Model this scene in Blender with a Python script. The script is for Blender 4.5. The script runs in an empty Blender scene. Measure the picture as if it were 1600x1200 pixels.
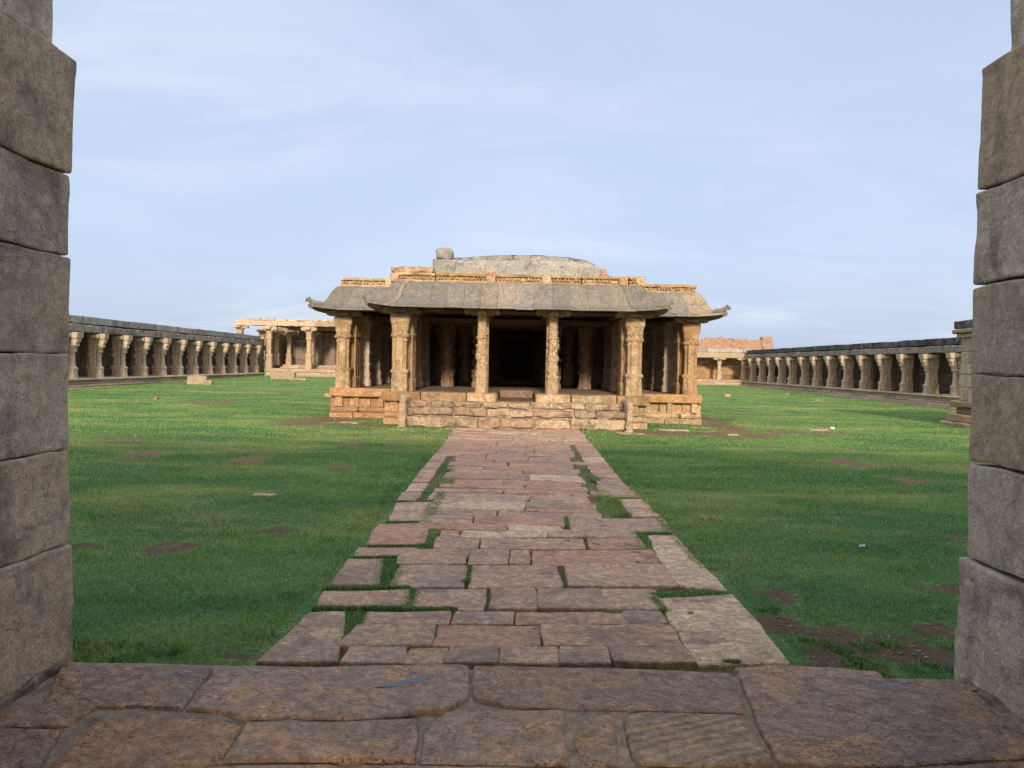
import bpy, math, random
import numpy as np
from mathutils import Vector, Matrix, noise
random.seed(7); rng = np.random.default_rng(11)
R = math.radians
scene = bpy.context.scene
COL = scene.collection

# ------------------------------------------------------------------ camera
EYE = 1.85
F = 1200.0
cam_rot = Matrix.Rotation(R(0.30), 3, 'Z') @ Matrix.Rotation(R(90 - 1.437), 3, 'X') @ Matrix.Rotation(R(1.15), 3, 'Z')
cd = bpy.data.cameras.new('camera'); cam = bpy.data.objects.new('camera', cd); COL.objects.link(cam)
cam.matrix_world = Matrix.Translation((0, 0, EYE)) @ cam_rot.to_4x4()
cd.sensor_width = 36; cd.lens = 27; cd.clip_end = 5000; cd.clip_start = .05
scene.camera = cam
def ray(px, py):
    return cam_rot @ Vector(((px - 800) / F, (600 - py) / F, -1))
def at(px, py, Y):
    d = ray(px, py); t = Y / d.y
    return Vector((0, 0, EYE)) + d * t
def atz(px, py, z):
    d = ray(px, py); t = (z - EYE) / d.z
    return Vector((0, 0, EYE)) + d * t

# ------------------------------------------------------------------ tagging
def tag(o, label=None, cat=None, group=None, kind=None):
    if label: o['label'] = label
    if cat: o['category'] = cat
    if group: o['group'] = group
    if kind: o['kind'] = kind
    return o
def empty(name, loc=(0, 0, 0), rz=0.0):
    o = bpy.data.objects.new(name, None); COL.objects.link(o)
    o.location = loc; o.rotation_euler = (0, 0, rz); o.empty_display_size = .2
    return o
def copy_tree(o, parent=None):
    c = o.copy(); COL.objects.link(c)
    if parent is not None: c.parent = parent
    for ch in list(o.children): copy_tree(ch, c)
    return c

# ------------------------------------------------------------------ mesh builder
class MB:
    def __init__(s): s.v = []; s.f = []; s.t = []
    def add(s, verts, faces, tint=.5):
        n = len(s.v); s.v.extend(verts)
        for f in faces: s.f.append(tuple(i + n for i in f)); s.t.append(tint)
    def build(s, name, mat, parent=None, loc=None, smooth=False):
        me = bpy.data.meshes.new(name)
        vs = [tuple(v) for v in s.v]
        me.from_pydata(vs, [], s.f); me.validate(); me.update()
        if len(me.polygons) == len(s.t):
            a = me.attributes.new('tint', 'FLOAT', 'FACE'); a.data.foreach_set('value', s.t)
        if smooth: me.polygons.foreach_set('use_smooth', [True] * len(me.polygons))
        me.materials.append(mat)
        o = bpy.data.objects.new(name, me); COL.objects.link(o)
        if parent is not None: o.parent = parent
        if loc is not None: o.location = loc
        return o

def axis_pts(a, b, r, seg):
    L = b - a; r = min(r, L * .45)
    n = max(1, int(round((L - 2 * r) / seg)))
    pts = [a, a + r * .35, a + r]
    for i in range(1, n): pts.append(a + r + (L - 2 * r) * i / n)
    pts += [b - r, b - r * .35, b]
    return pts
def rock(mb, x0, x1, y0, y1, z0, z1, r=.02, seg=.3, amp=.008, freq=2.5, tint=None, seed=None, xf=None, faces='all'):
    """rounded, worn block of stone"""
    if tint is None: tint = random.random()
    so = Vector((random.uniform(0, 90), random.uniform(0, 90), random.uniform(0, 90)))
    X = axis_pts(x0, x1, r, seg); Y = axis_pts(y0, y1, r, seg); Z = axis_pts(z0, z1, r, seg)
    rx = min(r, (x1 - x0) * .45); ry = min(r, (y1 - y0) * .45); rz = min(r, (z1 - z0) * .45)
    idx = {}; vs = []; fs = []
    nx, ny, nz = len(X) - 1, len(Y) - 1, len(Z) - 1
    def vid(i, j, k):
        key = (i, j, k)
        if key in idx: return idx[key]
        p = Vector((X[i], Y[j], Z[k]))
        q = Vector((min(max(p.x, x0 + rx), x1 - rx), min(max(p.y, y0 + ry), y1 - ry), min(max(p.z, z0 + rz), z1 - rz)))
        d = p - q
        dd = Vector((d.x / max(rx, 1e-6), d.y / max(ry, 1e-6), d.z / max(rz, 1e-6)))
        if dd.length > 1e-6:
            dd.normalize(); p = q + Vector((dd.x * rx, dd.y * ry, dd.z * rz))
        if amp:
            s = (p + so) * freq
            p = p + noise.noise_vector(s) * amp * 1.6 + noise.noise_vector(s * 3.7) * amp * .6
        if xf: p = xf(p)
        idx[key] = len(vs); vs.append(p); return idx[key]
    for i in range(nx):
        for j in range(ny):
            fs.append((vid(i, j, 0), vid(i, j + 1, 0), vid(i + 1, j + 1, 0), vid(i + 1, j, 0)))
            fs.append((vid(i, j, nz), vid(i + 1, j, nz), vid(i + 1, j + 1, nz), vid(i, j + 1, nz)))
    for i in range(nx):
        for k in range(nz):
            fs.append((vid(i, 0, k), vid(i + 1, 0, k), vid(i + 1, 0, k + 1), vid(i, 0, k + 1)))
            fs.append((vid(i, ny, k), vid(i, ny, k + 1), vid(i + 1, ny, k + 1), vid(i + 1, ny, k)))
    for j in range(ny):
        for k in range(nz):
            fs.append((vid(0, j, k), vid(0, j, k + 1), vid(0, j + 1, k + 1), vid(0, j + 1, k)))
            fs.append((vid(nx, j, k), vid(nx, j + 1, k), vid(nx, j + 1, k + 1), vid(nx, j, k + 1)))
    mb.add(vs, fs, tint)
def course(mb, axis, a, b, c0, c1, z0, z1, lmin, lmax, gap=.008, jz=0.0, jd=.01, **kw):
    """a run of stones along an axis ('x' or 'y') between a and b; c0..c1 is the thickness"""
    p = a
    while p < b - 1e-3:
        L = random.uniform(lmin, lmax)
        if p + L > b - lmin * .5: L = b - p
        dz = random.uniform(-jz, jz); dd = random.uniform(-jd, jd)
        if axis == 'x': rock(mb, p + gap / 2, p + L - gap / 2, c0 + dd, c1 + dd, z0, z1 + dz, **kw)
        else: rock(mb, c0 + dd, c1 + dd, p + gap / 2, p + L - gap / 2, z0, z1 + dz, **kw)
        p += L
def loft(mb, cx, cy, secs, tint=.5, cham=.25, xf=None):
    """secs: (z, hx, hy[, dx, dy]) rings with chamfered corners"""
    vs = []; fs = []
    for s in secs:
        z, hx, hy = s[:3]; dx, dy = (s[3], s[4]) if len(s) > 4 else (0, 0)
        ch = s[5] if len(s) > 5 else cham
        c = min(hx, hy) * ch
        for (x, y) in ((hx, -hy + c), (hx, hy - c), (hx - c, hy), (-hx + c, hy), (-hx, hy - c), (-hx, -hy + c), (-hx + c, -hy), (hx - c, -hy)):
            p = Vector((cx + dx + x, cy + dy + y, z)); vs.append(xf(p) if xf else p)
    n = len(secs)
    for k in range(n - 1):
        for i in range(8):
            j = (i + 1) % 8
            fs.append((k * 8 + i, k * 8 + j, k * 8 + 8 + j, k * 8 + 8 + i))
    fs.append(tuple(range(7, -1, -1))); fs.append(tuple(range((n - 1) * 8, n * 8)))
    mb.add(vs, fs, tint)
def tube(mb, pts, radii, n=8, tint=.5):
    vs = []; fs = []
    for i, p in enumerate(pts):
        p = Vector(p); d = (Vector(pts[min(i + 1, len(pts) - 1)]) - Vector(pts[max(i - 1, 0)])).normalized()
        a = Vector((0, 0, 1)) if abs(d.z) < .8 else Vector((1, 0, 0))
        u = d.cross(a).normalized(); w = d.cross(u).normalized()
        for k in range(n):
            t = 2 * math.pi * k / n; vs.append(p + (u * math.cos(t) + w * math.sin(t)) * radii[i])
    for i in range(len(pts) - 1):
        for k in range(n):
            j = (k + 1) % n; fs.append((i * n + k, i * n + j, (i + 1) * n + j, (i + 1) * n + k))
    fs.append(tuple(range(n))); fs.append(tuple(range((len(pts) - 1) * n, len(pts) * n)))
    mb.add(vs, fs, tint)

# ------------------------------------------------------------------ materials
def nt(name):
    m = bpy.data.materials.new(name); m.use_nodes = True
    t = m.node_tree; t.nodes.clear(); return m, t
class N:
    def __init__(s, t): s.t = t
    def new(s, k, **kw):
        n = s.t.nodes.new(k)
        for a, b in kw.items(): setattr(n, a, b)
        return n
    def link(s, a, b): s.t.links.new(a, b)
    def noise(s, co, scale, detail=4, rough=.55, dist=0):
        n = s.new('ShaderNodeTexNoise'); n.inputs['Scale'].default_value = scale
        n.inputs['Detail'].default_value = detail; n.inputs['Roughness'].default_value = rough
        n.inputs['Distortion'].default_value = dist
        s.link(co, n.inputs['Vector']); return n.outputs['Fac']
    def vor(s, co, scale, feat='F1'):
        n = s.new('ShaderNodeTexVoronoi', feature=feat); n.inputs['Scale'].default_value = scale
        s.link(co, n.inputs['Vector']); return n.outputs['Distance']
    def mapv(s, co, sc=(1, 1, 1), rot=(0, 0, 0), loc=(0, 0, 0)):
        n = s.new('ShaderNodeMapping'); n.inputs['Scale'].default_value = sc; n.inputs['Rotation'].default_value = rot
        n.inputs['Location'].default_value = loc; s.link(co, n.inputs['Vector']); return n.outputs['Vector']
    def ramp(s, v, a, b, va=0.0, vb=1.0):
        n = s.new('ShaderNodeMapRange'); n.clamp = True
        for k, x in zip(('From Min', 'From Max', 'To Min', 'To Max'), (a, b, va, vb)): n.inputs[k].default_value = x
        s.link(v, n.inputs['Value']); return n.outputs['Result']
    def mix(s, f, a, b, mode='MIX'):
        n = s.new('ShaderNodeMix', data_type='RGBA', blend_type=mode)
        for sock, val in ((n.inputs['Factor'], f), (n.inputs['A'], a), (n.inputs['B'], b)):
            pass
        fi = [i for i in n.inputs if i.name == 'Factor' and i.type == 'VALUE'][0]
        ai = [i for i in n.inputs if i.name == 'A' and i.type == 'RGBA'][0]
        bi = [i for i in n.inputs if i.name == 'B' and i.type == 'RGBA'][0]
        for sock, val in ((fi, f), (ai, a), (bi, b)):
            if isinstance(val, (int, float)): sock.default_value = val
            elif isinstance(val, tuple): sock.default_value = (*val, 1) if len(val) == 3 else val
            else: s.link(val, sock)
        return [o for o in n.outputs if o.type == 'RGBA'][0]
    def math(s, op, a, b=0.0):
        n = s.new('ShaderNodeMath', operation=op)
        for i, v in enumerate((a, b)):
            if isinstance(v, (int, float)): n.inputs[i].default_value = v
            else: s.link(v, n.inputs[i])
        return n.outputs[0]

def stone(name, c1, c2, c3, stain=(.05, .045, .04), stain_lo=.58, stain_hi=.72, bump=.5, bdist=.02, scale=1.0,
          rough=.9, tintc=None, carve=0.0, strata=0.0, pits=0.0, streak=0.0, top=None, chisel=0.0, mott=1.0, vein=.35, direct=False, palec=None, carvec=.42, tv=.24, groove=0.0):
    m, t = nt(name); n = N(t)
    geo = n.new('ShaderNodeNewGeometry'); pos = geo.outputs['Position']
    att = n.new('ShaderNodeAttribute', attribute_name='tint'); ti = att.outputs['Fac']
    oi = n.new('ShaderNodeObjectInfo')
    # each stone samples its own part of the pattern
    off = n.new('ShaderNodeCombineXYZ'); n.link(n.math('MULTIPLY', ti, 37.0), off.inputs[0]); n.link(n.math('MULTIPLY', ti, 71.0), off.inputs[2])
    va = n.new('ShaderNodeVectorMath', operation='ADD'); n.link(pos, va.inputs[0]); n.link(off.outputs[0], va.inputs[1])
    p2 = va.outputs[0]
    big = n.noise(p2, 1.1 * scale, 5, .6, .4)
    col = n.mix(n.ramp(big, .38, .62), c1, c2)
    med = n.noise(p2, 4.5 * scale, 6, .65, .8)
    col = n.mix(n.ramp(med, .48, .68), col, c3)
    if tintc is not None:
        wn = n.new('ShaderNodeTexWhiteNoise', noise_dimensions='1D'); n.link(n.math('MULTIPLY', ti, 91.7), wn.inputs['W'])
        if direct: col = n.mix(n.math('MULTIPLY', n.ramp(ti, .5, .8, 0, .85), n.ramp(ti, .9, .95, 1, 0)), col, tintc)
        else: col = n.mix(n.ramp(wn.outputs['Value'], .55, 1.0, 0, .85), col, tintc)
        if palec: col = n.mix(n.ramp(ti, .92, .97, 0, .85), col, palec)
    vb = n.ramp(ti, 0, 1, 1 - tv, 1 + tv * .8)
    mulc = n.new('ShaderNodeCombineColor')
    for i in range(3): n.link(vb, mulc.inputs[i])
    col = n.mix(1.0, col, mulc.outputs[0], 'MULTIPLY')
    if strata:
        sm = n.mapv(p2, (1.2, 1.2, 9))
        col = n.mix(n.ramp(n.noise(sm, 1.6 * scale, 5, .7, 1.2), .5, .75, 0, strata), col, tuple(x * .55 for x in c1))
    if streak:
        sm = n.mapv(pos, (5, 5, .35))
        col = n.mix(n.ramp(n.noise(sm, 1.0, 5, .6), .52, .72, 0, streak), col, stain)
    st = n.noise(p2, 2.2 * scale, 7, .7, .6)
    col = n.mix(n.ramp(st, stain_lo, stain_hi, 0, .85), col, stain)
    if top is not None:
        sx = n.new('ShaderNodeSeparateXYZ'); n.link(geo.outputs['True Normal'], sx.inputs[0])
        f = n.math('MULTIPLY', n.ramp(sx.outputs[2], .4, .9), n.ramp(n.noise(pos, 3, 5, .6), .4, .6))
        col = n.mix(f, col, top)
    mo = n.ramp(n.noise(p2, 15 * scale, 9, .78, .5), .33, .67, .52, 1.42); mc = n.new('ShaderNodeCombineColor')
    for i in range(3): n.link(mo, mc.inputs[i])
    col = n.mix(mott, col, mc.outputs[0], 'MULTIPLY')
    vn = n.noise(n.mapv(p2, (1, 2.2, 1), (.3, .2, .5)), 2.6 * scale, 7, .68, 2.2)
    col = n.mix(n.ramp(n.math('ABSOLUTE', n.math('SUBTRACT', vn, .5)), 0, .035, vein, 0), col, tuple(x * .45 for x in c1))
    fine = n.noise(pos, 75 * scale, 4, .8)
    fv = n.ramp(fine, .3, .7, .62, 1.3); fc = n.new('ShaderNodeCombineColor')
    for i in range(3): n.link(fv, fc.inputs[i])
    col = n.mix(1.0, col, fc.outputs[0], 'MULTIPLY')
    h = n.math('ADD', n.math('MULTIPLY', n.noise(p2, 9 * scale, 8, .7), 1.0), n.math('MULTIPLY', fine, .35))
    if pits:
        pv = n.ramp(n.vor(n.mapv(p2, (1, 1, 1)), 42 * scale), .0, .32, 0, 1)
        gate = n.ramp(n.noise(p2, 6 * scale, 3, .6), .45, .6)
        h = n.math('SUBTRACT', h, n.math('MULTIPLY', n.math('MULTIPLY', n.math('SUBTRACT', 1.0, pv), gate), pits))
        pm = n.math('MULTIPLY', n.math('SUBTRACT', 1.0, n.ramp(pv, 0, .7)), gate)
        col = n.mix(n.math('MULTIPLY', pm, .7), col, tuple(x * .3 for x in c1))
    if chisel:
        wv = n.new('ShaderNodeTexWave', wave_type='BANDS', bands_direction='DIAGONAL'); wv.inputs['Scale'].default_value = 5 * scale
        wv.inputs['Distortion'].default_value = 6; wv.inputs['Detail'].default_value = 3; wv.inputs['Detail Scale'].default_value = 2
        n.link(p2, wv.inputs['Vector']); h = n.math('ADD', h, n.math('MULTIPLY', wv.outputs['Fac'], chisel))
    if groove:
        wv = n.new('ShaderNodeTexWave', wave_type='BANDS', bands_direction='Y'); wv.inputs['Scale'].default_value = 5.5
        wv.inputs['Distortion'].default_value = 2.2; wv.inputs['Detail'].default_value = 3; wv.inputs['Detail Scale'].default_value = 1.6
        n.link(n.mapv(pos, (1, 1, 1), (0, 0, -.45)), wv.inputs['Vector']); gv = n.math('MULTIPLY', wv.outputs['Fac'], n.ramp(n.noise(pos, 5, 3), .35, .55, .3, 1))
        h = n.math('ADD', h, n.math('MULTIPLY', gv, groove)); col = n.mix(n.ramp(wv.outputs['Fac'], .0, .3, .45, 0), col, tuple(x * .4 for x in c1))
    if carve:
        cz = n.mapv(pos, (1, 1, 1.3))
        e = n.vor(cz, 9, 'DISTANCE_TO_EDGE')
        c = n.ramp(e, 0, .13)
        c2_ = n.ramp(n.vor(cz, 19, 'F1'), .1, .5)
        h = n.math('ADD', h, n.math('MULTIPLY', n.math('ADD', c, n.math('MULTIPLY', c2_, .6)), carve))
        col = n.mix(n.ramp(c, 0, .6, carvec, 0), col, tuple(x * .35 for x in c1))
    bp = n.new('ShaderNodeBump'); bp.inputs['Strength'].default_value = bump; bp.inputs['Distance'].default_value = bdist
    n.link(h, bp.inputs['Height'])
    b = n.new('ShaderNodeBsdfPrincipled'); b.inputs['Roughness'].default_value = rough
    b.inputs['Specular IOR Level'].default_value = .25
    n.link(col, b.inputs['Base Color']); n.link(bp.outputs[0], b.inputs['Normal'])
    o = n.new('ShaderNodeOutputMaterial'); n.link(b.outputs[0], o.inputs['Surface'])
    return m

M = {}
M['gate'] = stone('gate_sandstone', (.56, .46, .33), (.56, .49, .40), (.47, .365, .255), stain=(.19, .15, .12), stain_lo=.50, stain_hi=.66,
                  bump=.9, bdist=.016, strata=.55, pits=.6, streak=.5, tintc=(.54, .38, .24), chisel=.08, vein=.25, mott=.6, tv=.32)
M['floor'] = stone('threshold_sandstone', (.66, .43, .29), (.50, .375, .31), (.82, .49, .25), stain=(.24, .185, .17), stain_lo=.54, stain_hi=.75,
                   bump=1.0, bdist=.07, strata=0, pits=1.0, tintc=(.50, .29, .16), chisel=.3, rough=.7, vein=.5, direct=True)
M['mortar'] = stone('mortar', (.29, .215, .155), (.33, .25, .18), (.23, .175, .13), bump=.8, bdist=.02)
M['path'] = stone('path_sandstone', (.66, .42, .27), (.48, .355, .29), (.76, .55, .33), stain=(.27, .175, .14), stain_lo=.50, stain_hi=.66,
                  bump=1.0, bdist=.04, scale=1.1, vein=.9, tintc=(.52, .285, .18), strata=.3, chisel=.1, direct=True, palec=(.64, .48, .30))
M['temple'] = stone('temple_sandstone', (.52, .36, .20), (.42, .265, .14), (.64, .50, .34), stain=(.13, .085, .06), stain_lo=.52, stain_hi=.68,
                    bump=1.0, bdist=.05, tintc=(.44, .24, .10), carve=.15, carvec=.08, streak=.5, mott=.7)
M['carved'] = stone('carved_sandstone', (.50, .35, .21), (.44, .29, .17), (.58, .44, .29), stain=(.15, .10, .07), bump=.9, bdist=.04, carve=.25, carvec=.3, streak=.5)
M['plinth'] = stone('ochre_plinth_stone', (.42, .26, .135), (.36, .20, .10), (.50, .36, .22), stain=(.13, .09, .07), stain_lo=.57, stain_hi=.74,
                    bump=.8, bdist=.03, tintc=(.46, .22, .10), carve=.3)
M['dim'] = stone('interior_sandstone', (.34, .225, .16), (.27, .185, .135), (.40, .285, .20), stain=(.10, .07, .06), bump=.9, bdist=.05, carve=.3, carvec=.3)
M['eave'] = stone('weathered_eave_stone', (.21, .185, .155), (.19, .172, .15), (.25, .20, .15), stain=(.10, .092, .085), stain_lo=.52, stain_hi=.75,
                  bump=.5, bdist=.02, tintc=(.30, .22, .14), streak=.35, tv=.2)
M['plaster'] = stone('old_plaster', (.34, .31, .265), (.28, .26, .23), (.40, .36, .31), stain=(.12, .11, .105), stain_lo=.52, stain_hi=.66, bump=.6, bdist=.03)
M['crown'] = stone('blackened_plaster', (.30, .27, .23), (.22, .205, .19), (.38, .34, .29), stain=(.06, .06, .06), stain_lo=.5, stain_hi=.6, bump=.8, bdist=.04, top=(.03, .033, .04))
M['gallery'] = stone('gallery_sandstone', (.56, .445, .315), (.48, .38, .275), (.62, .49, .34), stain=(.22, .18, .15), stain_lo=.54, stain_hi=.75,
                     bump=.8, bdist=.03, tintc=(.43, .29, .19), carve=.3, carvec=.2, streak=.3)
M['gal_dark'] = stone('lichened_beam_stone', (.33, .28, .235), (.25, .22, .195), (.42, .33, .255), stain=(.09, .085, .085), stain_lo=.48, stain_hi=.66,
                      bump=.7, bdist=.03, streak=.6)
M['coping'] = stone('blackened_coping', (.15, .14, .13), (.08, .08, .083), (.24, .21, .18), stain=(.022, .024, .03), stain_lo=.46, stain_hi=.58,
                    bump=.6, bdist=.03, streak=.9)
M['pale'] = stone('pale_sandstone', (.47, .345, .225), (.40, .285, .19), (.54, .42, .28), stain=(.2, .15, .12), stain_lo=.56, stain_hi=.75, bump=.8, bdist=.03, tintc=(.50, .33, .2), carve=.15)
M['step'] = stone('step_sandstone', (.46, .335, .21), (.38, .265, .17), (.56, .44, .30), stain=(.10, .07, .055), stain_lo=.50, stain_hi=.64, bump=1.0, bdist=.05, tintc=(.38, .22, .15), streak=.5, strata=.5, tv=.3)
M['side_shaft'] = stone('pale_carved_shaft', (.62, .50, .37), (.54, .43, .32), (.68, .55, .41), stain=(.22, .17, .14), bump=.9, bdist=.04, carve=.3, carvec=.3, streak=.4)
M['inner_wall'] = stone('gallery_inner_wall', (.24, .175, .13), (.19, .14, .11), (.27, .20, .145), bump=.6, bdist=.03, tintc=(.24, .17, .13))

def brick_mat():
    m, t = nt('old_brick'); n = N(t)
    geo = n.new('ShaderNodeNewGeometry')
    sx = n.new('ShaderNodeSeparateXYZ'); n.link(geo.outputs['Position'], sx.inputs[0])
    cb = n.new('ShaderNodeCombineXYZ'); n.link(n.math('ADD', sx.outputs[0], sx.outputs[1]), cb.inputs[0]); n.link(sx.outputs[2], cb.inputs[1])
    bt = n.new('ShaderNodeTexBrick'); bt.inputs['Scale'].default_value = 1; bt.inputs['Brick Width'].default_value = .3
    bt.inputs['Row Height'].default_value = .09; bt.inputs['Mortar Size'].default_value = .014
    bt.inputs['Color1'].default_value = (.40, .20, .12, 1); bt.inputs['Color2'].default_value = (.30, .15, .10, 1); bt.inputs['Mortar'].default_value = (.42, .30, .2, 1)
    n.link(cb.outputs[0], bt.inputs['Vector'])
    col = n.mix(n.ramp(n.noise(geo.outputs['Position'], 1.6, 6, .7), .5, .68), bt.outputs['Color'], (.42, .30, .20))
    col = n.mix(n.ramp(n.noise(geo.outputs['Position'], 3, 6, .7), .56, .7, 0, .7), col, (.10, .07, .06))
    bp = n.new('ShaderNodeBump'); bp.inputs['Strength'].default_value = .9; bp.inputs['Distance'].default_value = .04
    n.link(n.math('ADD', n.math('MULTIPLY', bt.outputs['Fac'], -.6), n.noise(geo.outputs['Position'], 8, 6, .7)), bp.inputs['Height'])
    b = n.new('ShaderNodeBsdfPrincipled'); b.inputs['Roughness'].default_value = .95
    n.link(col, b.inputs['Base Color']); n.link(bp.outputs[0], b.inputs['Normal'])
    o = n.new('ShaderNodeOutputMaterial'); n.link(b.outputs[0], o.inputs['Surface']); return m
M['brick'] = brick_mat()

def grass_color(n, pos):
    a = n.noise(n.mapv(pos, (.35, .8, .3)), 1.0, 5, .6, .5)
    col = n.mix(n.ramp(a, .38, .62), (.078, .225, .072), (.20, .33, .095))
    y = n.noise(n.mapv(pos, (.18, .6, .2), loc=(3, 7, 1)), 1.0, 6, .65, .6)
    col = n.mix(n.ramp(y, .50, .68, 0, .75), col, (.46, .43, .17))
    d = n.noise(n.mapv(pos, (.7, 1.5, 1), loc=(11, 2, 5)), 1.3, 4, .6)
    col = n.mix(n.ramp(d, .55, .7, 0, .6), col, (.048, .185, .062))
    return col
def blade_mat():
    m, t = nt('grass_blades'); n = N(t)
    geo = n.new('ShaderNodeNewGeometry'); pos = geo.outputs['Position']
    att = n.new('ShaderNodeAttribute', attribute_name='tint')
    col = grass_color(n, pos)
    col = n.mix(n.ramp(att.outputs['Fac'], .70, .95, 0, .75), col, (.38, .36, .15))
    v = n.ramp(att.outputs['Fac'], 0, .8, .5, 1.35); c = n.new('ShaderNodeCombineColor')
    for i in range(3): n.link(v, c.inputs[i])
    col = n.mix(1.0, col, c.outputs[0], 'MULTIPLY')
    b = n.new('ShaderNodeBsdfDiffuse'); tr = n.new('ShaderNodeBsdfTranslucent'); mx = n.new('ShaderNodeMixShader'); mx.inputs[0].default_value = .35
    n.link(col, b.inputs[0]); n.link(col, tr.inputs[0]); n.link(b.outputs[0], mx.inputs[1]); n.link(tr.outputs[0], mx.inputs[2])
    o = n.new('ShaderNodeOutputMaterial'); n.link(mx.outputs[0], o.inputs['Surface']); return m
def ground_mat():
    m, t = nt('lawn_and_soil'); n = N(t)
    geo = n.new('ShaderNodeNewGeometry'); pos = geo.outputs['Position']
    att = n.new('ShaderNodeAttribute', attribute_name='dirt')
    g = grass_color(n, pos)
    g = n.mix(n.ramp(n.noise(pos, 30, 4, .7), .35, .65), g, (.06, .085, .03))
    soil = n.mix(n.ramp(n.noise(pos, 2.5, 6, .7), .35, .65), (.20, .115, .07), (.27, .165, .10))
    soil = n.mix(n.ramp(n.noise(pos, 25, 6, .8), .45, .62, 0, .8), soil, (.11, .075, .055))
    soil = n.mix(n.ramp(n.noise(pos, 60, 4, .8), .58, .68, 0, .7), soil, (.36, .27, .19))
    soil = n.mix(n.ramp(n.noise(pos, 9, 5, .8), .5, .65, 0, .6), soil, (.10, .13, .05))
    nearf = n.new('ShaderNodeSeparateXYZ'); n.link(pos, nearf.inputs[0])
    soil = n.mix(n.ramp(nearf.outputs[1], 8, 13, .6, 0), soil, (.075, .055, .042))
    ds = n.math('ADD', att.outputs['Fac'], n.math('MULTIPLY', n.math('SUBTRACT', n.noise(pos, 5, 9, .8), .5), 1.9))
    col = n.mix(n.ramp(ds, .4, .6), g, soil)
    bp = n.new('ShaderNodeBump'); bp.inputs['Strength'].default_value = .9; bp.inputs['Distance'].default_value = .03
    n.link(n.noise(pos, 35, 5, .75), bp.inputs['Height'])
    b = n.new('ShaderNodeBsdfPrincipled'); b.inputs['Roughness'].default_value = .95; b.inputs['Specular IOR Level'].default_value = .1
    n.link(col, b.inputs['Base Color']); n.link(bp.outputs[0], b.inputs['Normal'])
    o = n.new('ShaderNodeOutputMaterial'); n.link(b.outputs[0], o.inputs['Surface']); return m
M['blade'] = blade_mat(); M['ground'] = ground_mat()
def simple(name, c, rough=.6):
    m, t = nt(name); n = N(t); b = n.new('ShaderNodeBsdfPrincipled'); b.inputs['Roughness'].default_value = rough
    geo = n.new('ShaderNodeNewGeometry')
    n.link(n.mix(n.ramp(n.noise(geo.outputs['Position'], 40, 3, .6), .4, .6), c, tuple(x * .7 for x in c)), b.inputs['Base Color'])
    o = n.new('ShaderNodeOutputMaterial'); n.link(b.outputs[0], o.inputs['Surface']); return m
M['coping_grey'] = stone('grey_weathered_coping', (.34, .315, .28), (.26, .245, .225), (.42, .37, .32), stain=(.10, .10, .10), stain_lo=.53, stain_hi=.66, bump=.6, bdist=.03, streak=.7)
M['paper'] = simple('white_scrap', (.75, .76, .78))
M['water'] = simple('shallow_water', (.05, .045, .05), .04)

# ------------------------------------------------------------------ ground
def interp(y, tab):
    return float(np.interp(y, [a for a, b in tab], [b for a, b in tab]))
ZL = [(5, 0), (20, .19), (37, .33), (61, .56), (90, .7)]
ZR = [(5, -.02), (20, .17), (27, .16), (39, .04), (75, .28), (90, .3)]
def gz_np(x, y):
    zl = np.interp(y, *zip(*ZL)); zr = np.interp(y, *zip(*ZR))
    t = np.clip((x + 18) / 38, 0, 1); t = t * t * (3 - 2 * t)
    return zl * (1 - t) + zr * t + .018 * np.sin(x * 1.3 + y * .4) * np.sin(y * .9 - x * .3)
def gz(x, y): return float(gz_np(np.array([x], float), np.array([y], float))[0])
def atg(px, py):
    z = 0.1
    for _ in range(6):
        p = atz(px, py, z); z = gz(p.x, p.y)
    return p
PATCH = []
for (cx, cy, rx, ry) in [(225, 709, 42, 9), (192, 686, 44, 4), (345, 629, 34, 4), (300, 628, 30, 3), (392, 717, 34, 7), (435, 827, 44, 6), (255, 857, 48, 15), (140, 851, 42, 7),
                         (553, 692, 22, 4), (620, 693, 18, 3), (535, 729, 26, 5), (460, 826, 20, 4), (545, 790, 20, 4), (1208, 922, 36, 18), (1240, 975, 60, 20), (1300, 990, 70, 26),
                         (1400, 1010, 90, 34), (1330, 1040, 90, 24), (1412, 749, 34, 6), (1325, 722, 34, 7), (1470, 917, 34, 10), (1230, 675, 40, 3), (1300, 676, 40, 3), (1150, 642, 30, 3), (1480, 985, 40, 18),
                         (362, 1024, 42, 11), (1490, 838, 24, 6), (450, 614, 22, 2), (475, 662, 50, 4), (500, 655, 60, 8), (545, 650, 60, 10), (570, 664, 60, 4), (450, 660, 30, 4),
                         (1040, 677, 60, 5), (1110, 678, 50, 5), (1170, 680, 45, 6), (1130, 666, 30, 7), (1110, 655, 18, 8), (1150, 673, 30, 7), (1000, 676, 30, 4)]:
    c = atg(cx, cy); a = atg(cx + rx, cy); u = atg(cx, cy - ry); d = atg(cx, cy + ry)
    PATCH.append((c.x, c.y, abs(a.x - c.x), max(.12, (u.y - d.y) / 2)))
def nz_np(x, y):
    return (np.sin(x * 5.1 + 2 * np.sin(y * 3.3)) + np.sin(y * 6.7 + 2 * np.sin(x * 4.1 + 1)) + .7 * np.sin(x * 13 + y * 9) + .7 * np.sin(y * 15 - x * 11)) / 3.4
def dirt_np(x, y):
    v = np.zeros_like(x)
    for (cx, cy, rx, ry) in PATCH:
        q = ((x - cx) / rx) ** 2 + ((y - cy) / ry) ** 2
        v = np.maximum(v, np.clip(1.0 - .62 * q, 0, 1))
    return np.clip(v + (.45 * nz_np(x, y) + .3 * nz_np(x * 2.7 + 5, y * 2.3)) * np.clip(v * 3, 0, 1), 0, 1)
PXL, PXR = -1.545, 1.70      # edges of the path
def path_edges(y):
    return PXL - .02 * np.sin(y * 1.1), PXR + .03 * np.sin(y * .9)
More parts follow.
